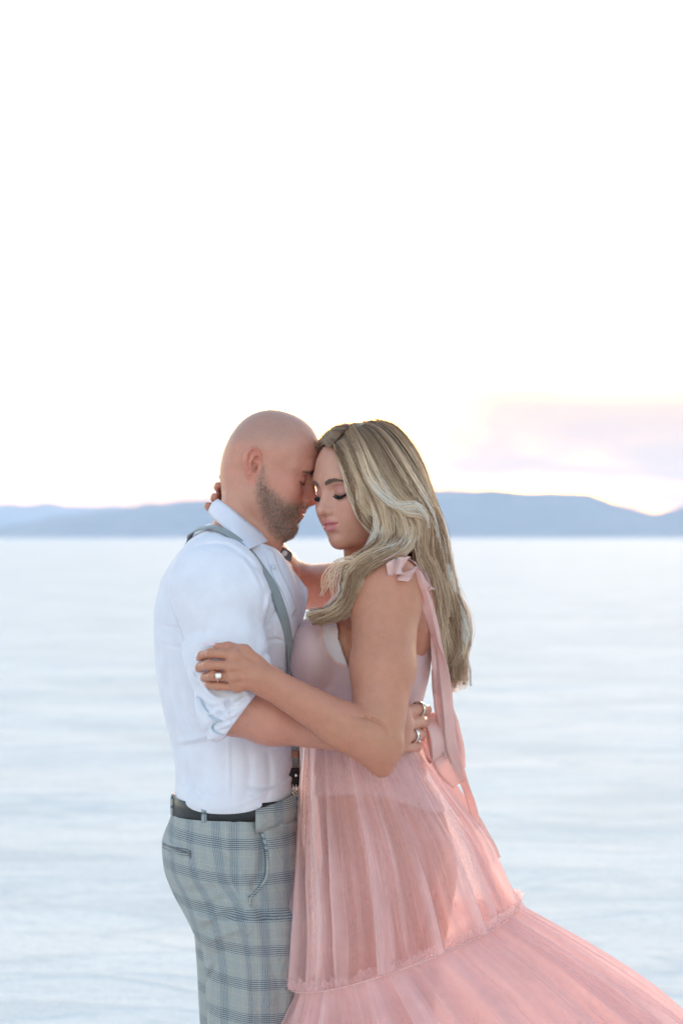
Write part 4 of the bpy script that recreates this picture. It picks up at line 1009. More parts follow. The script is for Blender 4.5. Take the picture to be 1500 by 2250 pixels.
    # shoes
    for sd, dx in ((-1, .006), (1, -.020)):
        B = SDF(); a = np.array([xp(515) + dx, sd * .09, .05])
        B.rc(a + np.array([-.03, 0, 0]), a + np.array([.03, 0, .03]), .042, .045, .03); B.rc(a, a + np.array([.17, sd * .012, -.012]), .043, .036, .03)
        B.field(lambda q: .006 - q[:, 2], op='i', k=.004)
        V, F = surface(B, axis((a[0] - .09, a[0] + .23, .006)), axis((a[1] - .07, a[1] + .07, .006)), axis((-.02, .14, .006))); sh = mesh_np('shoe', V, F, M_SHOE, root)
        n = 28; th = np.arange(n) / n * 2 * np.pi; ol = np.stack([a[0] + .065 + .150 * np.cos(th), a[1] + .047 * np.sin(th) * (1 + .1 * np.cos(th))], 1)
        Vs = np.concatenate([np.c_[ol, np.full(n, .0)], np.c_[ol, np.full(n, .012)], [[a[0] + .065, a[1], 0], [a[0] + .065, a[1], .012]]]); i = np.arange(n); j = np.roll(i, -1)
        mesh_np('sole', Vs, [np.stack([i, j, j + n, i + n], 1), np.concatenate([np.stack([j, i, np.full(n, 2 * n)], 1), np.stack([i + n, j + n, np.full(n, 2 * n + 1)], 1)])], M_BLACK, sh, smooth=False)
    return t, S
# ---------------------------------------------------------------- the woman
WOMAN_HEAD = head_frame(W(721, 1083, -.088), -1, 37, 13, 3, .95, (.0855, 0, .0125))
W_SH, W_EL, W_WR = W(847, 1300, -.165), W(832, 1640, -.262), W(586, 1497, -.315)
W_HAND = dict(mc=[W(514, 1440, -.334), W(508, 1463, -.338), W(512, 1487, -.336), W(522, 1508, -.329)],
              fg=[[W(464, 1435, -.328), W(444, 1441, -.302), W(438, 1446, -.276)], [W(458, 1461, -.331), W(440, 1466, -.302), W(436, 1470, -.274)],
                  [W(468, 1485, -.330), W(452, 1488, -.304), W(447, 1491, -.278)], [W(479, 1507, -.323), W(462, 1505, -.303), W(455, 1504, -.281)]],
              r=[.0084, .0086, .0083, .0075])
def torso_f(S, inset=0.0, k=.02):
    rows = [(1212, 790, 862, .02, .050), (1232, 780, 900, .005, .095), (1255, 764, 928, .0, .135), (1300, 735, 944, 0, .150), (1340, 712, 950, 0, .148), (1380, 690, 950, 0, .142), (1430, 690, 946, 0, .136), (1480, 692, 940, 0, .130),
            (1530, 696, 928, 0, .122), (1580, 700, 915, 0, .118), (1620, 699, 915, 0, .122), (1680, 694, 930, 0, .140), (1740, 690, 946, 0, .155), (1800, 694, 960, 0, .165), (1850, 698, 966, 0, .168), (1900, 704, 964, 0, .165), (1960, 712, 950, 0, .155)]
    S.sect([(zp(p), xp(a) + inset, xp(b) - inset, cy, ry - inset) for p, a, b, cy, ry in rows], k, e=2.1)

def build_woman_body():
    S = SDF()
    torso_f(S, .006)
    # bust, shoulder blades
    for sd in (-1, 1): S.ell(W(692, 1432, 0) + np.array([0, sd * .072, 0]), (.046, .060, .058), .03); S.ell(W(915, 1340, 0) + np.array([0, sd * .08, 0]), (.03, .05, .07), .04)
    # neck
    S.rc(W(835, 1225, .0), W(792, 1120, -.02), .056, .053, .03)
    S.rc(W(775, 1232, -.02), W(800, 1120, -.075), .012, .012, .025)
    S.rc(W(850, 1240, -.05), W(830, 1130, -.04), .03, .025, .03)
    head_female(S, WOMAN_HEAD)
    # near arm
    S.ell(W_SH + np.array([0, -.002, -.004]), (.062, .056, .068), .03)
    mid = W_SH * .5 + W_EL * .5
    S.rc(W_SH, mid + np.array([.002, 0, 0]), .0605, .0545, .025); S.rc(mid, W_EL + np.array([-.002, 0, .012]), .0540, .0440, .02)
    S.ell(W(838, 1688, -.262), (.018, .020, .016), .018)                            # point of the elbow
    fm = W_EL * .68 + W_WR * .32
    S.rc(W_EL, fm, .0425, .0395, .012); S.rc(fm, W_WR, .0395, .0262, .015, flat=((0, 1, .2), .9))
    # crease of the bent elbow
    pcrease(S, [(775, 1572), (812, 1578), (842, 1594), (856, 1620)], .0028, .004, ymax=-.20, y=-.29)
    pcrease(S, [(762, 1345), (758, 1385), (766, 1420)], .006, .003, ymax=-.10, y=-.2)
    # near hand on his sleeve
    H = W_HAND
    S.rc(W_WR, W(566, 1490, -.324), .0250, .0235, .012, flat=((0, 1, 0), .72))
    for m, r in zip(H['mc'], H['r']): S.rc(W(570, 1488, -.322), m, .0180, r * 1.10, .008)
    for a, b in zip(H['mc'][:-1], H['mc'][1:]): S.rc(a, b, .0095, .0092, .010)
    for m, f, r in zip(H['mc'], H['fg'], H['r']):
        S.chain([m] + f, [r * 1.04, r * .97, r * .88, r * .70], .0012)
        S.ell(f[0], (r * 1.05,) * 3, .003); S.ell(f[1], (r * .95,) * 3, .003)
        S.ell(m + np.array([0, -.002, 0]), (r * 1.1, r * 1.0, r * 1.0), .006)
    for m, f in zip(H['mc'], H['fg']):                                              # tendons on the back of the hand, folds over the knuckles
        px_ = lambda p: (p[0] / (1 + p[1] / D_CAM) * 1200 + 750, 1180 - (p[2] - ZC) / (1 + p[1] / D_CAM) * 1200)
        a_, b_, c_ = px_(m), px_(f[0]), px_(W_WR); pcrease(S, [(c_[0] * .75 + a_[0] * .25, c_[1] * .5 + a_[1] * .5), ((a_[0] + c_[0]) / 2, a_[1] * .75 + c_[1] * .25), a_], .0028, -.0011, ymax=-.30, y=-.33)
        for dx in (-4, 0, 4): pcrease(S, [(b_[0] + dx, b_[1] - 9), (b_[0] + dx, b_[1] + 9)], .0011, .0007, ymax=-.29, y=-.33)
    for a_, b_ in [((498, 1450), (530, 1453)), ((494, 1475), (530, 1476)), ((498, 1498), (532, 1498))]: pcrease(S, [a_, b_], .0030, .0016, ymax=-.29, y=-.33)
    for dx in (0, 7): pcrease(S, [(584 + dx, 1470), (578 + dx, 1495), (580 + dx, 1522)], .0016, .0006, ymax=-.28, y=-.32)
    pcrease(S, [(846, 1602), (866, 1640), (868, 1680)], .012, .0022, ymax=-.2, y=-.28); pcrease(S, [(800, 1588), (760, 1600), (700, 1585)], .012, .0016, ymax=-.2, y=-.28)
    S.puff(W(594, 1516, -.325), (.010, .010, .010), .0022)
    S.chain([W(566, 1462, -.315), W(536, 1432, -.322), W(502, 1423, -.318), W(476, 1421, -.311)], [.0165, .0115, .0090, .0068], .008)
    # far arm, up behind his neck
    s2, e2, w2 = W(845, 1292, .150), W(648, 1290, .330), W(520, 1120, .120)
    S.ell(s2, (.060, .054, .064), .03); S.rc(s2, e2, .056, .042, .03); S.rc(e2, w2, .041, .026, .02)
    mc = [W(508, 1082, .090), W(502, 1098, .088), W(496, 1114, .086), W(488, 1128, .082)]
    fg = [[W(497, 1062, .062), W(492, 1048, .040), W(490.5, 1040, .026)], [W(486, 1078, .050), W(480.5, 1070, .022), W(480, 1066, .002)], [W(479, 1100, .045), W(473, 1094, .016), W(472, 1090, -.002)], [W(468, 1120, .045), W(459, 1113, .022), W(457, 1109, .006)]]
    hand(S, w2, mc, fg, [.0088, .0090, .0088, .0080], palm_r=.012)
    S.chain([w2, W(545, 1085, .10), W(560, 1060, .088)], [.02, .012, .008], .01)
    # legs and feet
    for sd, dx in ((-1, -.012), (1, .045)):
        hip, kn, an = np.array([xp(838) + dx, sd * .085, zp(1930)]), np.array([xp(800) + dx, sd * .075, .50]), np.array([xp(845) + dx, sd * .07, .10])
        S.rc(hip, kn, .098, .058, .03); S.rc(kn, an, .053, .034, .03); S.ell(kn * .62 + an * .38 + np.array([.02, 0, 0]), (.048, .046, .11), .03)
        S.rc(an + np.array([.01, 0, -.03]), an + np.array([-.13, 0, -.072]), .030, .022, .02)
    for sd in (-1, 1): S.ell(W(918, 1835, 0) + np.array([0, sd * .075, 0]), (.05, .08, .08), .05)
    X = axis((-.27, -.19, .0022), (-.19, -.06, .0028), (-.06, .085, .0017), (.085, .22, .004))
    Y = axis((-.37, -.27, .0020), (-.27, -.13, .0030), (-.13, .0, .0017), (.0, .12, .0026), (.12, .40, .005))
    Z = axis((0.0, .70, .012), (.70, 1.10, .006), (1.10, 1.22, .0030), (1.22, 1.335, .0020), (1.335, 1.48, .0034), (1.48, 1.76, .0017))
    V, F = surface(S, X, Y, Z)
    q = WOMAN_HEAD.to(V.astype(np.float32)); f, s, u = q.T; su = q[:, 1:3]
    on = np.linalg.norm(q, axis=1) < .15
    lipd = sdpoly(su, [(-.01, -.0355), (.0035, -.0338), (.011, -.0352), (.0245, -.0448), (.019, -.0540), (.009, -.0600), (-.01, -.0610)])
    lips = sstep(.0010, -.0014, lipd) * (f > .07) * on
    fl = .75 * np.exp(-(((f - .062) / .028) ** 2 + ((u + .018) / .018) ** 2)) * on
    lid = sstep(.004, -.003, sdpoly(su, [(.017, .009), (.025, .0055), (.034, .0045), (.044, .007), (.051, .0105), (.053, .020), (.046, .027), (.034, .0275), (.022, .022)])) * (f > .05) * on * .55
    root = empty('person', W(840, 1180, 0) * np.array([1, 1, 0]))
    mesh_np('body', V, F, M_SKIN_F, root, attrs={'lips': lips, 'pale': on * sstep(-.11, -.07, u), 'flush': fl, 'scalp': 0 * lips, 'shadow': lid})
    return root, S
def build_dress(root, SB):
    """bodice, tulle skirt in tiers, ribbons"""
    dress = empty('dress', W(800, 1650, 0)); dress.parent = root; dress.matrix_parent_inverse = root.matrix_world.inverted()
    # --- bodice
    S = SDF(); torso_f(S, -.003)
    for sd in (-1, 1): S.ell(W(690, 1436, 0) + np.array([0, sd * .072, 0]), (.0465, .066, .066), .03)
    S.ell(W(700, 1440, 0), (.035, .08, .05), .04)
    Bc = [(716, 1345), (707, 1372), (706, 1400), (716, 1432), (736, 1455), (762, 1464)]
    for pts, w, a in [(Bc, .0022, -.0013), ([(757, 1478), (735, 1508), (705, 1526), (690, 1530)], .0022, -.0014), ([(770, 1484), (745, 1498), (720, 1520)], .002, .0010), ([(772, 1500), (740, 1518), (712, 1536)], .002, .001), ([(775, 1512), (735, 1532), (712, 1545)], .002, .001)]:
        pcrease(S, pts, w, a, ymax=-.02, y=-.1)
    tx = np.array([600, 660, 690, 733, 742, 750, 766, 800, 905, 925, 940, 960]); ty = np.array([1392, 1362, 1345, 1340, 1372, 1415, 1462, 1470, 1440, 1400, 1372, 1350])
    tz = (ZC + (1180 - ty) / 1200).astype(np.float32); txx = ((tx - 750) / 1200).astype(np.float32)
    S.field(lambda q: q[:, 2] - np.interp(q[:, 0], txx, tz).astype(np.float32), op='i', k=.003)
    S.field(lambda q: np.float32(zp(1700)) - q[:, 2], op='i', k=.003)
    V, F = surface(S, axis((-.12, .20, .003)), axis((-.19, 0, .003), (0, .19, .006)), axis((1.09, 1.42, .003)))
    q2 = V[:, [0, 2]]; k = (V[:, 1] + D_CAM) / D_CAM; pxy = np.stack([q2[:, 0] / k * 1200 + 750, 1180 - (q2[:, 1] - ZC) / k * 1200], 1)
    pan = (sdpoly(pxy, Bc + [(790, 1464), (790, 1330)]) < 0) * (V[:, 1] < 0); seam = np.exp(-(pdist(pxy, Bc) / 2.4) ** 2) * (V[:, 1] < 0)
    mesh_np('bodice', V, F, M_BODICE, dress, attrs={'panel': pan.astype(float), 'seam': seam})
    # briefs of the body suit under the tulle
    B = SDF(); torso_f(B, .001)
    for sd in (-1, 1): B.ell(W(918, 1835, 0) + np.array([0, sd * .075, 0]), (.055, .085, .085), .05)
    B.field(lambda q: np.float32(zp(1752)) + .02 * np.sin(q[:, 0] * 18 + 1) - q[:, 2], op='i', k=.003); B.field(lambda q: q[:, 2] - np.float32(zp(1690)), op='i', k=.003)
    V, F = surface(B, axis((-.12, .25, .005)), axis((-.19, .19, .005)), axis((1.0, 1.12, .004))); mesh_np('body_suit', V, F, M_SATIN, dress)
    # --- skirt
    rg = np.random.default_rng(11)
    def tier(name, rows, n, m, amp, seed, mat, nf, inset=0.0, t0_=0.0, gather=(0, 0), sharp=.035):
        rg = np.random.default_rng(seed)
        R = np.array(rows, float); t = np.linspace(0, 1, m); th = np.linspace(0, 2 * np.pi, n, endpoint=False)
        lx, lz, rx_, rz, ry = (pchip(R[:, 0], R[:, j], t).astype(float) for j in range(1, 6))
        lx, rx_ = xp(lx) + inset, xp(rx_) - inset; lz, rz = zp(lz), zp(rz); ry = ry - inset
        fold = np.zeros((m, n)); wgt = 0
        for i in range(nf):
            c = rg.uniform(0, 2 * np.pi); w = rg.uniform(.5, 1.6) * sharp; dr = rg.normal(0, .10); a = rg.uniform(.3, 1.0) * rg.choice([1, 1, -.6]); t0 = rg.uniform(-.2, .5); t1 = rg.uniform(.6, 1.6)
            cc = c + dr * t; dth = (th[None] - cc[:, None] + np.pi) % (2 * np.pi) - np.pi
            env = np.clip((t - t0) / .25, 0, 1) * np.clip((t1 - t) / .3, 0, 1)
            fold += a * env[:, None] * np.exp(-(dth / (w * (.7 + .6 * t))[:, None]) ** 2)
        for k_ in (9, 17, 29): fold += .5 * np.sin(k_ * th[None] + rg.uniform(0, 6) + rg.normal(0, .5) * t[:, None])
        A = amp[0] + (amp[1] - amp[0]) * t
        rr = 1 + 0 * fold
        c, s = np.cos(th), np.sin(th)
        X = (lx + rx_)[:, None] / 2 + (rx_ - lx)[:, None] / 2 * c; Y = ry[:, None] * s - np.clip((t - .22) / .5 + 2 * t0_, 0, 1)[:, None] * .135 * ((1 - c) / 2) ** 1.5; Z = lz[:, None] + (rz - lz)[:, None] * (1 + c) / 2
        f = fold * A[:, None]; X = X + f * c; Y = Y + f * s; Z = Z + .15 * f
        G = np.stack([X, Y, Z], -1); i = np.arange(m * n).reshape(m, n); j = np.roll(i, -1, 1)
        F = np.stack([i[:-1], i[1:], j[1:], j[:-1]], -1).reshape(-1, 4)
        ga = np.repeat(gather[0] * np.exp(-t / .05)[:, None] + gather[1] + 0 * t[:, None], n, 1) + .75 * np.clip((fold - .35) * .8, 0, 1)
        mesh_np(name, G.reshape(-1, 3), F, mat, dress, attrs={'gather': np.clip(ga, 0, 1).ravel(), 'threads': np.stack([np.tile(np.cos(th) * 26 + seed * 7, m), np.tile(np.sin(th) * 26, m), np.repeat(t * 1.6, n)], 1)})
        return G
    up = [(0, 662, 1636, 918, 1632, .150), (.25, 656, 1760, 985, 1735, .200), (.5, 657, 1885, 1050, 1830, .220), (.75, 661, 2012, 1088, 1918, .230), (1, 657, 2136, 1122, 1984, .236)]
    lo = [(0, 657, 2136, 1122, 1984, .237), (.15, 620, 2232, 1325, 2116, .300), (.3, 572, 2380, 1490, 2245, .36), (.6, 500, 2650, 1690, 2490, .48), (1, 440, 2985, 1850, 2950, .58)]
    G = tier('skirt_tier', up, 1100, 36, (.004, .016), 3, M_TULLE, 120, gather=(.3, .0))
    tier('skirt_lining', up, 700, 30, (.003, .010), 4, M_TULLE2, 70, inset=.010, sharp=.05)
    G2 = tier('skirt_tier', lo, 1500, 44, (.006, .065), 5, M_TULLE, 190, gather=(.6, .25), sharp=.028, t0_=1.0)
    tier('skirt_lining', lo, 900, 34, (.006, .060), 6, M_TULLE, 100, inset=.012, gather=(.5, .25), sharp=.04, t0_=1.0)
    tier('skirt_lining', [(a, b + 20, c, d - 30, e, f * .93) for a, b, c, d, e, f in lo], 700, 30, (.006, .045), 8, M_TULLE, 90, inset=.025, gather=(.5, .3), sharp=.05, t0_=1.0)
    # gathered heading above the seam and the seam itself
    n = 2200; th = np.linspace(0, 2 * np.pi, n, endpoint=False); lx, rx_, lz, rz, ry = xp(657), xp(1122), zp(2136), zp(1984), .237
    c, s = np.cos(th), np.sin(th); rows = []
    zig = np.random.default_rng(2).normal(0, 1, 400); zz = np.interp(th, np.linspace(0, 2 * np.pi, 400), zig)
    for h, a in [(0, .0005), (.005, .003), (.011, .0045), (.017, .0055)]:
        f = .013 + h * .25 + a * (np.sin(th * 150 + 2 * np.sin(th * 7)) * .8 + zz * .35)
        rows.append(np.stack([(lx + rx_) / 2 + ((rx_ - lx) / 2 + f) * c, (ry + f) * s - .135 * ((1 - c) / 2) ** 1.5, lz + (rz - lz) * (1 + c) / 2 + h * (1 + .25 * zz)], 1))
    G3 = np.array(rows); i = np.arange(4 * n).reshape(4, n); j = np.roll(i, -1, 1)
    mesh_np('seam_ruffle', G3.reshape(-1, 3), np.stack([i[:-1], i[1:], j[1:], j[:-1]], -1).reshape(-1, 4), M_TULLE, dress, attrs={'gather': np.full(4 * n, .05), 'threads': np.stack([np.tile(np.cos(th) * 60, 4), np.tile(np.sin(th) * 60, 4), np.zeros(4 * n)], 1)})
    p = G3[0][::6] * np.array([1, 1, 1]) + np.stack([c[::6] * .002, s[::6] * .002, 0 * c[::6]], 1); p = np.concatenate([p, p[:1]])
    V, F = tubes(p[None], np.full((1, len(p)), .0011), 5); mesh_np('seam_cord', V, F, M_RIBBON, dress)
    # --- shoulder strap, bow and streamers
    def rib(name, pts, wd, widths, n=40, th=.0008, curl=.06, mat=M_RIBBON, face=None):
        P = spline([W(*p) for p in pts], n); w = np.interp(np.linspace(0, 1, n), np.linspace(0, 1, len(widths)), widths) / 1200
        d = spline(np.array(wd, float), n) if np.ndim(wd) > 1 else np.tile(np.asarray(wd, float), (n, 1))
        T = np.gradient(P, axis=0); T /= np.linalg.norm(T, axis=1, keepdims=True); d = d - (d * T).sum(1, keepdims=True) * T
        V, F = strip(P, d, w, thick=th, nw=7, curl=curl); return mesh_np(name, V, F, mat, dress)
    def on(pts, lift=.006):
        h_, n_ = hit(SB, [p[:2] for p in pts], lift); return [(a, b, min(float(y), c) if c else float(y)) for (a, b, c), y in zip([(p + (0,))[:3] for p in pts], h_[:, 1])]
    rib('shoulder_strap', [(688, 1360, -.135), (712, 1335, -.142), (745, 1300, -.135), (790, 1258, -.125)] + on([(840, 1232), (880, 1222)], .004) + [(925, 1262, -.130), (940, 1320, -.100), (948, 1385, -.085), (945, 1410, -.085)], [(.7, -.3, .7), (.6, -.5, .5), (.3, -.9, .2), (.1, -1, .3), (.6, -.8, .3), (.8, -.6, .1)], [44, 40, 34, 30, 30, 30], 60, curl=.12)
    bow = rib('bow_loop', on([(910, 1232), (888, 1240), (868, 1247), (850, 1252)], .012), (.40, .0, .9), [22, 36, 38, 26], 20, curl=.02)
    rib('bow_loop', on([(908, 1240), (899, 1254), (890, 1266), (884, 1276)], .016), (.9, .0, .35), [20, 30, 32, 26], 16, curl=.02)
    rib('bow_loop', on([(888, 1208), (903, 1222), (918, 1250), (930, 1278), (942, 1296, -.14)], .012), (.8, -.35, .45), [26, 36, 36, 30, 16], 26, curl=.1)
    rib('bow_loop', [(905, 1236, -.150), (920, 1265, -.152), (934, 1290, -.142), (944, 1297, -.130), (946, 1292, -.120)], (.75, .5, .3), [16, 20, 20, 18, 16], 26)
    V, F = ball(W(*on([(905, 1236)], .010)[0]), np.array([.013, .010, .011]), 12, 8); mesh_np('bow_knot', V, F, M_RIBBON, dress)
    rib('ribbon_streamer', on([(908, 1248), (922, 1285), (932, 1322, -.175)], .008) + [(941, 1350, -.160), (955, 1404, -.115), (970, 1452, -.10), (979, 1510, -.09), (985, 1570, -.08), (992, 1640, -.07), (1012, 1700, -.06), (1034, 1760, -.05), (1049, 1818, -.045)], [(.9, -.2, .3), (.8, -.6, .2), (.9, -.4, .2), (.5, -.85, .1), (.95, -.3, .1), (.9, .3, .1), (.9, -.2, .3), (.7, -.7, .1), (.9, .2, .2)], [18, 24, 26, 18, 20, 24, 24, 24, 26, 22, 14], 80)
    rib('ribbon_streamer', [(915, 1250, -.140), (936, 1310, -.130), (950, 1360, -.115), (958, 1420, -.10), (966, 1480, -.085), (972, 1540, -.07), (982, 1600, -.06), (996, 1660, -.055)], [(.9, .2, .2), (.7, .7, .1), (.9, .3, .1), (.95, -.2, .1), (.8, .5, .2)], [14, 20, 24, 28, 34, 40, 44, 48], 60, mat=M_RIBBON)
    # sash tied at the back of the waist
    rib('sash_loop', [(916, 1592, -.02), (936, 1575, -.05), (955, 1592, -.07), (968, 1630, -.075), (965, 1668, -.06), (948, 1660, -.03), (925, 1610, -.01)], [(.5, .75, .2), (.6, .7, .3), (.8, .6, 0), (.5, .85, 0), (.6, .7, 0)], [22, 40, 52, 56, 50, 40, 22], 50)
    rib('sash_tail', [(925, 1590, -.03), (945, 1580, -.055), (962, 1640, -.06), (985, 1690, -.06), (1008, 1722, -.055)], [(.6, .6, .3), (.8, .5, .3), (.95, .2, .2), (.9, -.2, .4), (.9, -.2, .4)], [20, 34, 46, 50, 34], 40)
    rib('sash_tail', [(958, 1470, -.075), (968, 1530, -.07), (985, 1590, -.065), (998, 1640, -.06), (1008, 1690, -.055)], [(.9, -.3, .1), (.9, .3, .1), (.95, -.2, .1), (.9, .3, .1)], [22, 36, 44, 42, 30], 40, mat=M_RIBBON)
    rib('sash_tail', [(930, 1600, -.02), (960, 1680, -.01), (1000, 1740, 0), (1045, 1800, .0), (1075, 1850, -.01), (1094, 1886, -.01)], [(.8, .5, .3), (.7, .7, .2), (.8, .5, .3), (.6, .75, .2), (.9, .3, .3)], [20, 26, 26, 24, 24, 12], 60)
    return dress
def build_hair(root):
    rg = np.random.default_rng(21)
    cx = lambda pts: np.array([W(*p) for p in pts])
    g = [
        [(722, 982, -.105), (741, 1003, -.124), (757, 1050, -.131), (770, 1090, -.134), (784, 1125, -.131), (800, 1155, -.123), (819, 1173, -.116)],
        [(735, 968, -.105), (757, 995, -.132), (777, 1040, -.142), (798, 1090, -.144), (821, 1130, -.137), (838, 1160, -.130), (842, 1185, -.128)],
        [(752, 953, -.100), (778, 985, -.134), (800, 1035, -.149), (825, 1085, -.152), (846, 1130, -.149), (850, 1172, -.149), (828, 1208, -.170), (785, 1238, -.190), (765, 1270, -.200), (766, 1310, -.195), (735, 1345, -.180), (682, 1357, -.165)],
        [(768, 943, -.092), (796, 985, -.132), (821, 1045, -.150), (850, 1095, -.154), (874, 1135, -.152), (888, 1175, -.152), (868, 1210, -.190), (815, 1235, -.215), (780, 1265, -.215), (774, 1310, -.205), (745, 1343, -.185), (700, 1355, -.168)],
        [(785, 934, -.085), (815, 975, -.124), (845, 1040, -.144), (880, 1100, -.150), (910, 1122, -.146), (928, 1155, -.132), (926, 1210, -.118), (945, 1260, -.100), (960, 1320, -.080), (972, 1380, -.065), (985, 1430, -.055), (992, 1490, -.045)],
        [(800, 927, -.075), (838, 960, -.108), (878, 1020, -.124), (908, 1075, -.122), (932, 1120, -.106), (950, 1180, -.085), (964, 1240, -.065), (975, 1300, -.05), (990, 1360, -.04), (1003, 1410, -.035), (998, 1460, -.035), (1007, 1510, -.035)],
        [(815, 923, -.055), (858, 945, -.075), (900, 995, -.080), (930, 1055, -.070), (947, 1110, -.055), (965, 1170, -.035), (978, 1230, -.022), (986, 1290, -.012), (1001, 1340, -.0), (1013, 1390, 0), (1005, 1440, 0), (1000, 1500, 0)],
        [(825, 922, -.025), (868, 940, -.025), (908, 990, -.015), (934, 1055, -.004), (947, 1110, .008), (960, 1170, .015), (968, 1230, .018), (972, 1290, .025), (985, 1340, .028), (995, 1390, .03), (985, 1440, .03), (990, 1490, .03)],
        [(820, 923, .0), (856, 941, .035), (888, 990, .062), (908, 1050, .066), (918, 1110, .060), (928, 1170, .055), (935, 1230, .05), (942, 1290, .05), (950, 1340, .05), (960, 1390, .05), (955, 1440, .05), (962, 1480, .05)],
        [(800, 925, -.055), (806, 935, .0), (812, 950, .04), (815, 990, .068), (822, 1050, .075), (830, 1110, .070), (845, 1170, .07), (860, 1220, .08), (880, 1280, .08), (900, 1340, .07), (915, 1390, .07), (920, 1430, .07), (925, 1460, .07)],
        [(768, 942, -.092), (752, 938, -.05), (742, 955, .0), (738, 1000, .035), (745, 1050, .055), (765, 1110, .060), (790, 1160, .065), (800, 1200, .08), (800, 1260, .09), (800, 1300, .09), (800, 1340, .09)],
        [(728, 976, -.108), (718, 964, -.080), (702, 978, -.034), (697, 1003, -.006), (705, 1045, .018), (722, 1090, .04), (745, 1140, .055), (760, 1190, .065)],
    ]
    M = 26
    def resample(P, m=M):
        q = spline(P, 160); L = np.r_[0, np.cumsum(np.linalg.norm(np.diff(q, axis=0), axis=1))]; u = np.linspace(0, L[-1], m)
        return np.stack([np.interp(u, L, q[:, i]) for i in range(3)], 1)
    GD = [resample(cx(p)) for p in g]
    paths, rad, tone = [], [], []
    t = np.linspace(0, 1, M)
    def emit(C, N, spread, tonebase, tvar=.11, wave=.004, clump=.5, r0=.0006, pull=None):
        """a lock: N strands about the centre line C; spread (M,) is its half width"""
        T = np.gradient(C, axis=0); T /= np.linalg.norm(T, axis=1, keepdims=True)
        A = np.cross(T, [0, 1., 0]); A /= np.linalg.norm(A, axis=1, keepdims=True) + 1e-9; B = np.cross(T, A)
        for _ in range(N):
            a, b = rg.normal(0, .5), rg.normal(0, .42)
            ph, fr = rg.uniform(0, 6.28), rg.uniform(1.2, 2.4)
            w = wave * t * (np.sin(fr * 2 * np.pi * t + ph)); w2 = wave * t * np.cos(fr * 2 * np.pi * t + ph * 1.3)
            paths.append(C + A * (spread * a + w)[:, None] + B * (spread * .55 * b + w2)[:, None])
            rad.append(r0 * rg.uniform(.7, 1.25) * np.interp(t, [0, .1, .75, 1], [.9, 1, .9, .25])); tone.append(np.clip(tonebase + rg.normal(0, tvar), 0, 1))
    # sheets of hair between neighbouring guides, made of many small locks
    dens = [10, 13, 16, 19, 24, 22, 20, 10, 7, 6, 15]
    for i, nlock in enumerate(dens):
        for k in range(nlock):
            if i == 0 and rg.random() < .8: continue
            s = (k + rg.uniform(.1, .9)) / nlock; a = GD[i] * (1 - s) + GD[i + 1] * s
            if i in (1, 3): s2 = 0 if s < .5 else 1; tt = np.clip((t - .30) / .3, 0, 1)[:, None]; a = a * (1 - tt) + GD[i + s2] * tt + rg.normal(0, .004, 3) * tt      # the sheet parts here
            dep = rg.uniform(-.004, .006); ph = rg.uniform(0, 6.28)
            wa = .017 if i >= 4 and i <= 7 else .005; fq = rg.uniform(1.9, 2.6); gr = np.clip(t * 1.7 - .5, 0, 1.2)
            a = a + np.stack([wa * np.sin(2 * np.pi * fq * t + ph), wa * .7 * np.cos(2 * np.pi * fq * t + ph), wa * .4 * np.sin(2 * np.pi * fq * t + ph + 1)], 1) * gr[:, None]
            a[0] += (WOMAN_HEAD.w(-.01, 0, .04) - a[0]) * .07
            if i >= 4: a = resample(a[:int(rg.integers(17, M + 1))]) if rg.random() < .8 else a
            a[:, 1] -= dep * np.clip(t * 5, 0, 1)
            tb = rg.choice([.06, .34, .6, .95], p=[.23, .29, .25, .23])
            emit(a, int(rg.integers(84, 120)), np.interp(t, [0, .12, .5, .8, 1], [.0025, .0050, .0074, .0052, .0016] if i >= 4 else [.0025, .0050, .0074, .0066, .0014]), tb, wave=.004 + .005 * rg.random())
    for k in range(10):                                                    # hair drawn from the parting across the top of the forehead
        s = k / 9; emit(resample(cx([(726 + 40 * s, 982 - 45 * s, -.112 + .02 * s), (712 + 25 * s, 972 - 32 * s, -.085 + .02 * s), (700 + 18 * s, 980 - 25 * s, -.045 + .01 * s), (696 + 14 * s, 1002 - 30 * s, -.012), (704 + 10 * s, 1040 - 20 * s, .02)])), 26, np.interp(t, [0, .3, 1], [.003, .005, .004]), rg.choice([.3, .5, .65]), wave=.001)
    # separate locks that read in the picture: the pale front wave, the sweep over the ear, curls at the ends, loose hairs
    L = lambda pts, N, w, tb, wave=.003: emit(resample(cx(pts)), N, np.interp(t, [0, .15, .6, 1], [w * .4, w * .9, w, w * .3]), tb, wave=wave)
    L([(768, 943, -.098), (789, 994, -.142), (811, 1049, -.158), (843, 1092, -.164), (876, 1113, -.164), (912, 1112, -.156), (934, 1132, -.145), (940, 1160, -.130)], 90, .0085, .88)
    L([(775, 938, -.098), (800, 990, -.140), (825, 1045, -.156), (858, 1098, -.164), (892, 1124, -.162), (925, 1133, -.150), (936, 1152, -.136)], 70, .0075, .8)
    L([(760, 948, -.1), (790, 1000, -.14), (820, 1070, -.155), (842, 1110, -.158), (848, 1150, -.158), (850, 1185, -.165), (832, 1210, -.190), (795, 1232, -.205)], 80, .008, .7)
    L([(790, 1000, -.135), (825, 1075, -.152), (868, 1118, -.157), (884, 1150, -.158), (886, 1185, -.168), (868, 1210, -.195), (835, 1226, -.215), (800, 1245, -.222)], 90, .009, .6)
    L([(733, 975, -.115), (752, 1030, -.134), (766, 1080, -.138), (782, 1120, -.135), (798, 1150, -.127), (822, 1176, -.12)], 34, .0032, .85)
    L([(745, 985, -.125), (770, 1030, -.142), (800, 1092, -.148), (824, 1125, -.14), (838, 1152, -.132), (828, 1178, -.128), (812, 1198, -.130), (797, 1218, -.135)], 26, .0028, .75)
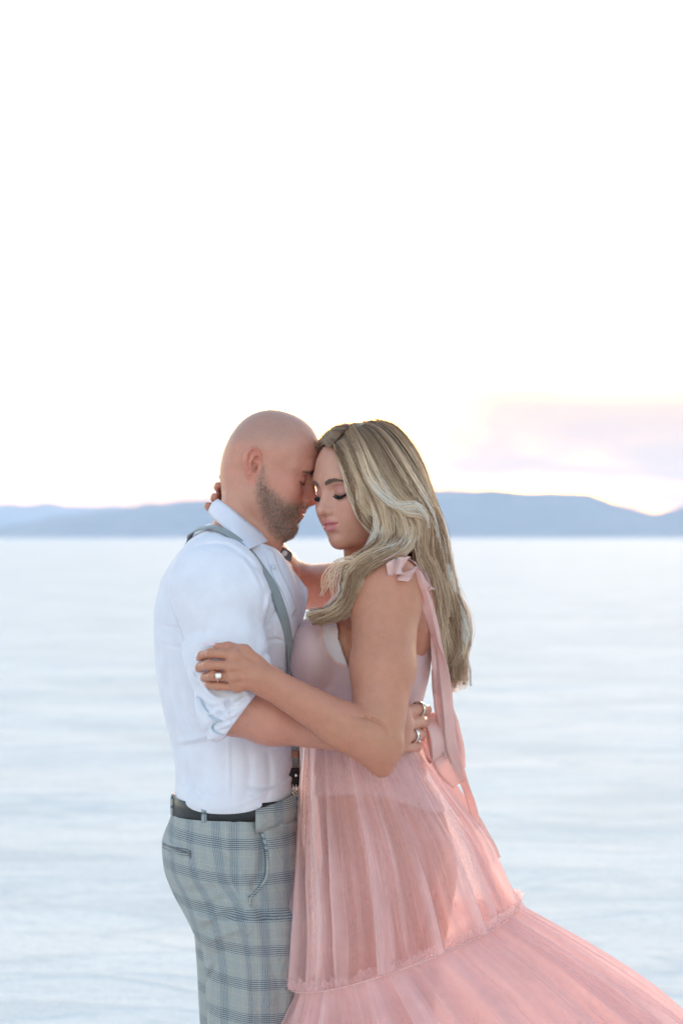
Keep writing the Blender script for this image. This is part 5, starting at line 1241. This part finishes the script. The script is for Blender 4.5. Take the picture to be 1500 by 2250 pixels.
    L([(820, 1230, -.215), (782, 1250, -.22), (768, 1285, -.215), (772, 1318, -.205), (750, 1342, -.190), (712, 1354, -.175), (672, 1356, -.16)], 60, .006, .62)
    L([(835, 1222, -.215), (795, 1232, -.22), (755, 1232, -.205), (728, 1252, -.190), (716, 1280, -.180), (708, 1310, -.172)], 16, .007, .75, .006)
    L([(830, 1225, -.21), (780, 1240, -.21), (745, 1250, -.20), (730, 1285, -.185), (738, 1310, -.18)], 14, .006, .7, .006)
    for x0, e in [(978, [(985, 1430, -.05), (975, 1470, -.055), (990, 1505, -.05), (978, 1535, -.045)]), (994, [(1006, 1400, -.045), (1016, 1430, -.05), (1004, 1465, -.05), (1014, 1500, -.045)]), (965, [(972, 1380, -.07), (962, 1420, -.07), (974, 1460, -.065), (966, 1495, -.06)]), (1005, [(1018, 1370, -.02), (1012, 1410, -.025), (1024, 1450, -.02), (1012, 1490, -.02), (1018, 1515, -.02)]), (990, [(1004, 1440, -.02), (1012, 1470, -.02), (1000, 1500, -.02), (1006, 1520, -.02)]), (1000, [(1015, 1420, -.0), (1022, 1436, 0), (1032, 1437, 0)]), (985, [(990, 1450, -.04), (996, 1490, -.04), (990, 1520, -.04)]), (1002, [(1016, 1400, .01), (1010, 1440, .01), (1018, 1480, .01), (1016, 1505, .01)])]:
        L([(x0 - 34, 1215, -.06), (x0 - 20, 1280, -.05), (x0 - 8, 1340, -.04)] + e, 46, .0055, rg.choice([.45, .6, .8]), .006)
    for _ in range(130):                                                    # flyaways along the outline
        i = rg.integers(3, 8); a = GD[i].copy(); o = rg.normal(0, .007, 3); a = a + o * np.sin(np.pi * np.clip(t * .9 + .1, 0, 1))[:, None] * rg.uniform(.3, 1.2)
        k = int(rg.integers(12, M)); a = resample(a[:k]); paths.append(a); rad.append(np.full(M, .00028)); tone.append(rg.uniform(.4, .9))
    P = np.array(paths); R = np.array(rad)
    # flat strands that lie along the surface of the hair, each a little twisted
    T = np.gradient(P, axis=1); T /= np.linalg.norm(T, axis=2, keepdims=True) + 1e-9
    hc = WOMAN_HEAD.w(-.012, 0, .03); zc_ = P[..., 2]; k = np.clip((hc[2] - zc_) / .22, 0, 1)[..., None]
    ctr = np.stack([hc[0] + 0 * zc_, hc[1] + 0 * zc_, np.maximum(zc_, hc[2])], -1) * (1 - k) + np.stack([P[..., 0] * .35 + .65 * xp(905), .02 + 0 * zc_, zc_], -1) * k
    ctr[..., 2] = np.where(zc_ > hc[2], hc[2], zc_)
    nn = P - ctr; nn /= np.linalg.norm(nn, axis=2, keepdims=True) + 1e-9
    wd = np.cross(T, nn); wd /= np.linalg.norm(wd, axis=2, keepdims=True) + 1e-9; n2 = np.cross(wd, T)
    an = rg.normal(0, .45, len(P))[:, None, None]; wd = wd * np.cos(an) + n2 * np.sin(an)
    V = np.stack([P - wd * R[..., None] * .95, P + wd * R[..., None] * .95], 2).reshape(-1, 3)
    i = np.arange(P.shape[0] * M * 2).reshape(P.shape[0], M, 2); F = np.stack([i[:, :-1, 0], i[:, :-1, 1], i[:, 1:, 1], i[:, 1:, 0]], -1).reshape(-1, 4)
    al = np.tile(np.repeat(t, 2), len(P)); tn = np.repeat(np.array(tone), M * 2)
    h = mesh_np('hair', V, F, M_HAIR, root, attrs={'along': al, 'tone': tn})
    # the dense mass under the strands
    S = SDF(); fr = WOMAN_HEAD
    S.ell((-.014, 0, .041), (.0925, .0750, .0865), .02, fr=fr)
    S.ell((-.030, 0, .005), (.072, .072, .085), .03, fr=fr)
    def face(q): return np.maximum(q[:, 0] * .80 - q[:, 2] * .62 - .010, -(q[:, 2] + .075))
    S.field(face, op='i', k=.012, fr=fr)
    for a, b, r1, r2 in [(4, 6, .026, .020)]:
        for k in range(8, M - 5, 2): c1, c2 = (GD[4][k] + GD[5][k] + GD[7][k]) / 3, (GD[4][k + 2] + GD[5][k + 2] + GD[7][k + 2]) / 3; rr = np.interp(k, [8, 16, M - 5], [.013, .011, .004]); S.rc(c1, c2, rr, rr * .96, .02)
    V, F = surface(S, axis((-.10, .25, .004)), axis((-.16, .10, .004)), axis((1.20, 1.76, .004)))
    mesh_np('hair_mass', V, F, M_HAIR, h, attrs={'along': np.full(len(V), .22), 'tone': np.full(len(V), .5)})
    return h
def face_hit(S, fr, su, f0=.13):
    su = np.asarray(su, float); f = np.full(len(su), f0)
    for _ in range(60):
        P = fr.o + (f[:, None] * fr.R[0] + su[:, :1] * fr.R[1] + su[:, 1:] * fr.R[2]) * fr.sc
        f -= np.clip(S.ev(P), -.004, .02) * .8
    return P
def brow(root, S, fr, path, thick, mat, N, seed, name='eyebrow', ln=.008):
    rg = np.random.default_rng(seed); M = 5; tt = np.linspace(0, 1, M)
    for sg in (1, -1):
        c = spline(np.array(path), 60); paths = []
        for _ in range(N):
            k = rg.integers(0, 56); th = thick * np.interp(k, [0, 12, 35, 59], [.8, 1, .8, .3]); p = c[k] + np.array([0, rg.uniform(-.5, .5) * th]); d = c[min(k + 3, 59)] - c[k]; d = d / np.linalg.norm(d) + np.array([0, .35 * (1 - k / 40)])
            paths.append(p + d * tt[:, None] * ln * rg.uniform(.6, 1))
        su = np.array(paths).reshape(-1, 2); su[:, 0] *= sg
        P = face_hit(S, fr, su).reshape(N, M, 3) + fr.R[0] * (.0003 + .0010 * tt)[None, :, None]
        V, F = tubes(P, np.full((N, M), .00033) * np.interp(tt, [0, 1], [1, .4]), 3); mesh_np(name, V, F, mat, root)
def lashes(root, S, fr, line, N, ln, droop, mat, seed, r=.0004, base=.0006):
    rg = np.random.default_rng(seed); M = 6; tt = np.linspace(0, 1, M)
    for sg in (1, -1):
        c = spline(np.array(line), 60); paths = []
        su = c.copy(); su[:, 0] *= sg; B = face_hit(S, fr, su) + fr.R[0] * .0002
        for _ in range(N):
            k = rg.integers(0, 60); l = ln * np.interp(k, [0, 20, 45, 59], [.55, .9, 1.0, .85]) * rg.uniform(.8, 1.05); sp = (k / 59 - .4) * .9 * sg
            d = fr.R[0] * .75 + fr.R[1] * sp * .6 - fr.R[2] * droop; d /= np.linalg.norm(d)
            paths.append(B[k] + d * (tt * l)[:, None] + fr.R[2] * (.35 * l * tt ** 2)[:, None])
        V, F = tubes(np.array(paths), np.interp(tt, [0, 1], [r, r * .35]) * np.ones((N, 1)), 3)
        V2, F2 = tubes(B[None], np.full((1, 60), base), 5)
        mesh_np('eyelashes', np.concatenate([V, V2]), np.concatenate([F, F2 + len(V)]), mat, root)
def nail(root, tip, back, n, w=.0048, l=.0072, long=0.0):
    d = np.asarray(tip) - np.asarray(back); d /= np.linalg.norm(d); n = n - d * (n @ d); n = np.asarray(n) / np.linalg.norm(n); b = np.cross(n, d)
    V, F = ball(np.asarray(tip) + n * .0042 + d * (.0005 + long * .6), (w, l + long, .0016), 12, 8, np.stack([b, d, n])); return mesh_np('fingernail', V, F, M_NAIL, root)
# ---------------------------------------------------------------- assemble
build_place()
man, SM = build_man_body()
shirt, _ = build_shirt(man)
trousers, _ = build_trousers(man)
woman, SW = build_woman_body()
build_dress(woman, SW)
build_hair(woman)
brow(woman, SW, WOMAN_HEAD, [(.010, .0305), (.021, .0335), (.034, .0352), (.050, .0310)], .0074, M_BROW_F, 330, 1)
lashes(woman, SW, WOMAN_HEAD, [(.017, .0075), (.024, .0045), (.033, .0032), (.042, .0055), (.049, .0085)], 300, .0120, .80, M_LASH, 2, .0005, .0015)
brow(man, SM, MAN_HEAD, [(.010, .0285), (.022, .0305), (.036, .033), (.055, .027)], .0095, M_BROW_M, 260, 3)
lashes(man, SM, MAN_HEAD, [(.018, .0085), (.025, .0055), (.034, .0045), (.043, .0065), (.049, .0085)], 60, .006, .7, M_LASH, 4, .0003, .0004)
H = W_HAND
for f in H['fg']: nail(woman, f[2], f[1], np.array([-.9, .1, .15]))
nail(woman, W(466, 1420, -.310), W(500, 1423, -.318), np.array([0, -.45, .9]), .0045, .008, .006)
for t_, b_ in [((490.5, 1040, .026), (492, 1048, .04)), ((480, 1066, .002), (480.5, 1070, .022)), ((472, 1090, -.002), (473, 1094, .016)), ((457, 1109, .006), (459, 1113, .022))]:
    nail(woman, W(*t_), W(*b_), np.array([.15, -.5, .8]), .0042, .006)
# --- rings
def ring_on(parent, name, c, d, r, wid, mat, n=28, sec=6, th=.0011):
    """a band round a finger whose bone runs along d"""
    R = axes_from(d, np.array([.1, .3, 1.])); a = np.linspace(0, 2 * np.pi, n, endpoint=False)
    prof = np.array([(r, -wid / 2), (r + th, -wid / 2), (r + th * 1.3, 0), (r + th, wid / 2), (r, wid / 2)])
    V = (np.cos(a)[:, None, None] * R[0] + np.sin(a)[:, None, None] * R[1]) * prof[None, :, :1] + prof[None, :, 1:] * R[2] + c
    i = np.arange(n * 5).reshape(n, 5); j = np.roll(i, -1, 0); F = np.stack([i, j, np.roll(j, -1, 1), np.roll(i, -1, 1)], -1).reshape(-1, 4)
    return mesh_np(name, V.reshape(-1, 3), F, mat, parent)
mc, p1 = H['mc'][2], H['fg'][2][0]; c = mc * .30 + p1 * .70; d = p1 - mc
rg_ = ring_on(woman, 'ring', c, d, .0094, .003, M_GOLD)
nrm = np.array([.0, -1, .12]); nrm /= np.linalg.norm(nrm); R = axes_from(nrm, np.array([.0, 0, 1.]))
def box_at(c, R, s, bev=.25):
    """cut-corner block"""
    k = bev; o = np.array([(1, 1 - k), (1 - k, 1), (-1 + k, 1), (-1, 1 - k), (-1, -1 + k), (-1 + k, -1), (1 - k, -1), (1, -1 + k)])
    V = np.concatenate([np.c_[o * .82, np.full(8, -1.)], np.c_[o, np.full(8, .1)], np.c_[o * .7, np.full(8, 1.)], [[0, 0, -1], [0, 0, 1]]]) * s
    i = np.arange(8); j = np.roll(i, -1)
    return V @ R + c, [np.concatenate([np.stack([i, j, j + 8, i + 8], 1), np.stack([i + 8, j + 8, j + 16, i + 16], 1)]), np.concatenate([np.stack([j, i, np.full(8, 24)], 1), np.stack([i + 16, j + 16, np.full(8, 25)], 1)])]
V, F = box_at(c + nrm * .0112, R, np.array([.0063, .0061, .0022])); mesh_np('setting', V, F, M_GOLD, rg_, smooth=False)
V, F = box_at(c + nrm * .0136, R, np.array([.0040, .0038, .0020])); mesh_np('stone', V, F, M_GEM, rg_, smooth=False)
a, b = W(884, 1566, -.170), W(924, 1557, -.138); ring_on(man, 'ring', a * .12 + b * .88, W(935, 1560, -.098) - a, .0125, .0085, plain('brushed gold and steel', (.72, .62, .50), .25, Metallic=1.0))
a, b = W(884, 1618, -.170), W(914, 1614, -.140); ring_on(man, 'ring', a * .25 + b * .75, b - a, .0128, .007, M_METAL)
tag(man, label='bald bearded man in white shirt, grey suspenders and plaid trousers holding the woman', category='person')
tag(woman, label='blonde woman with closed eyes in sheer pink tulle dress holding the bearded man', category='person')
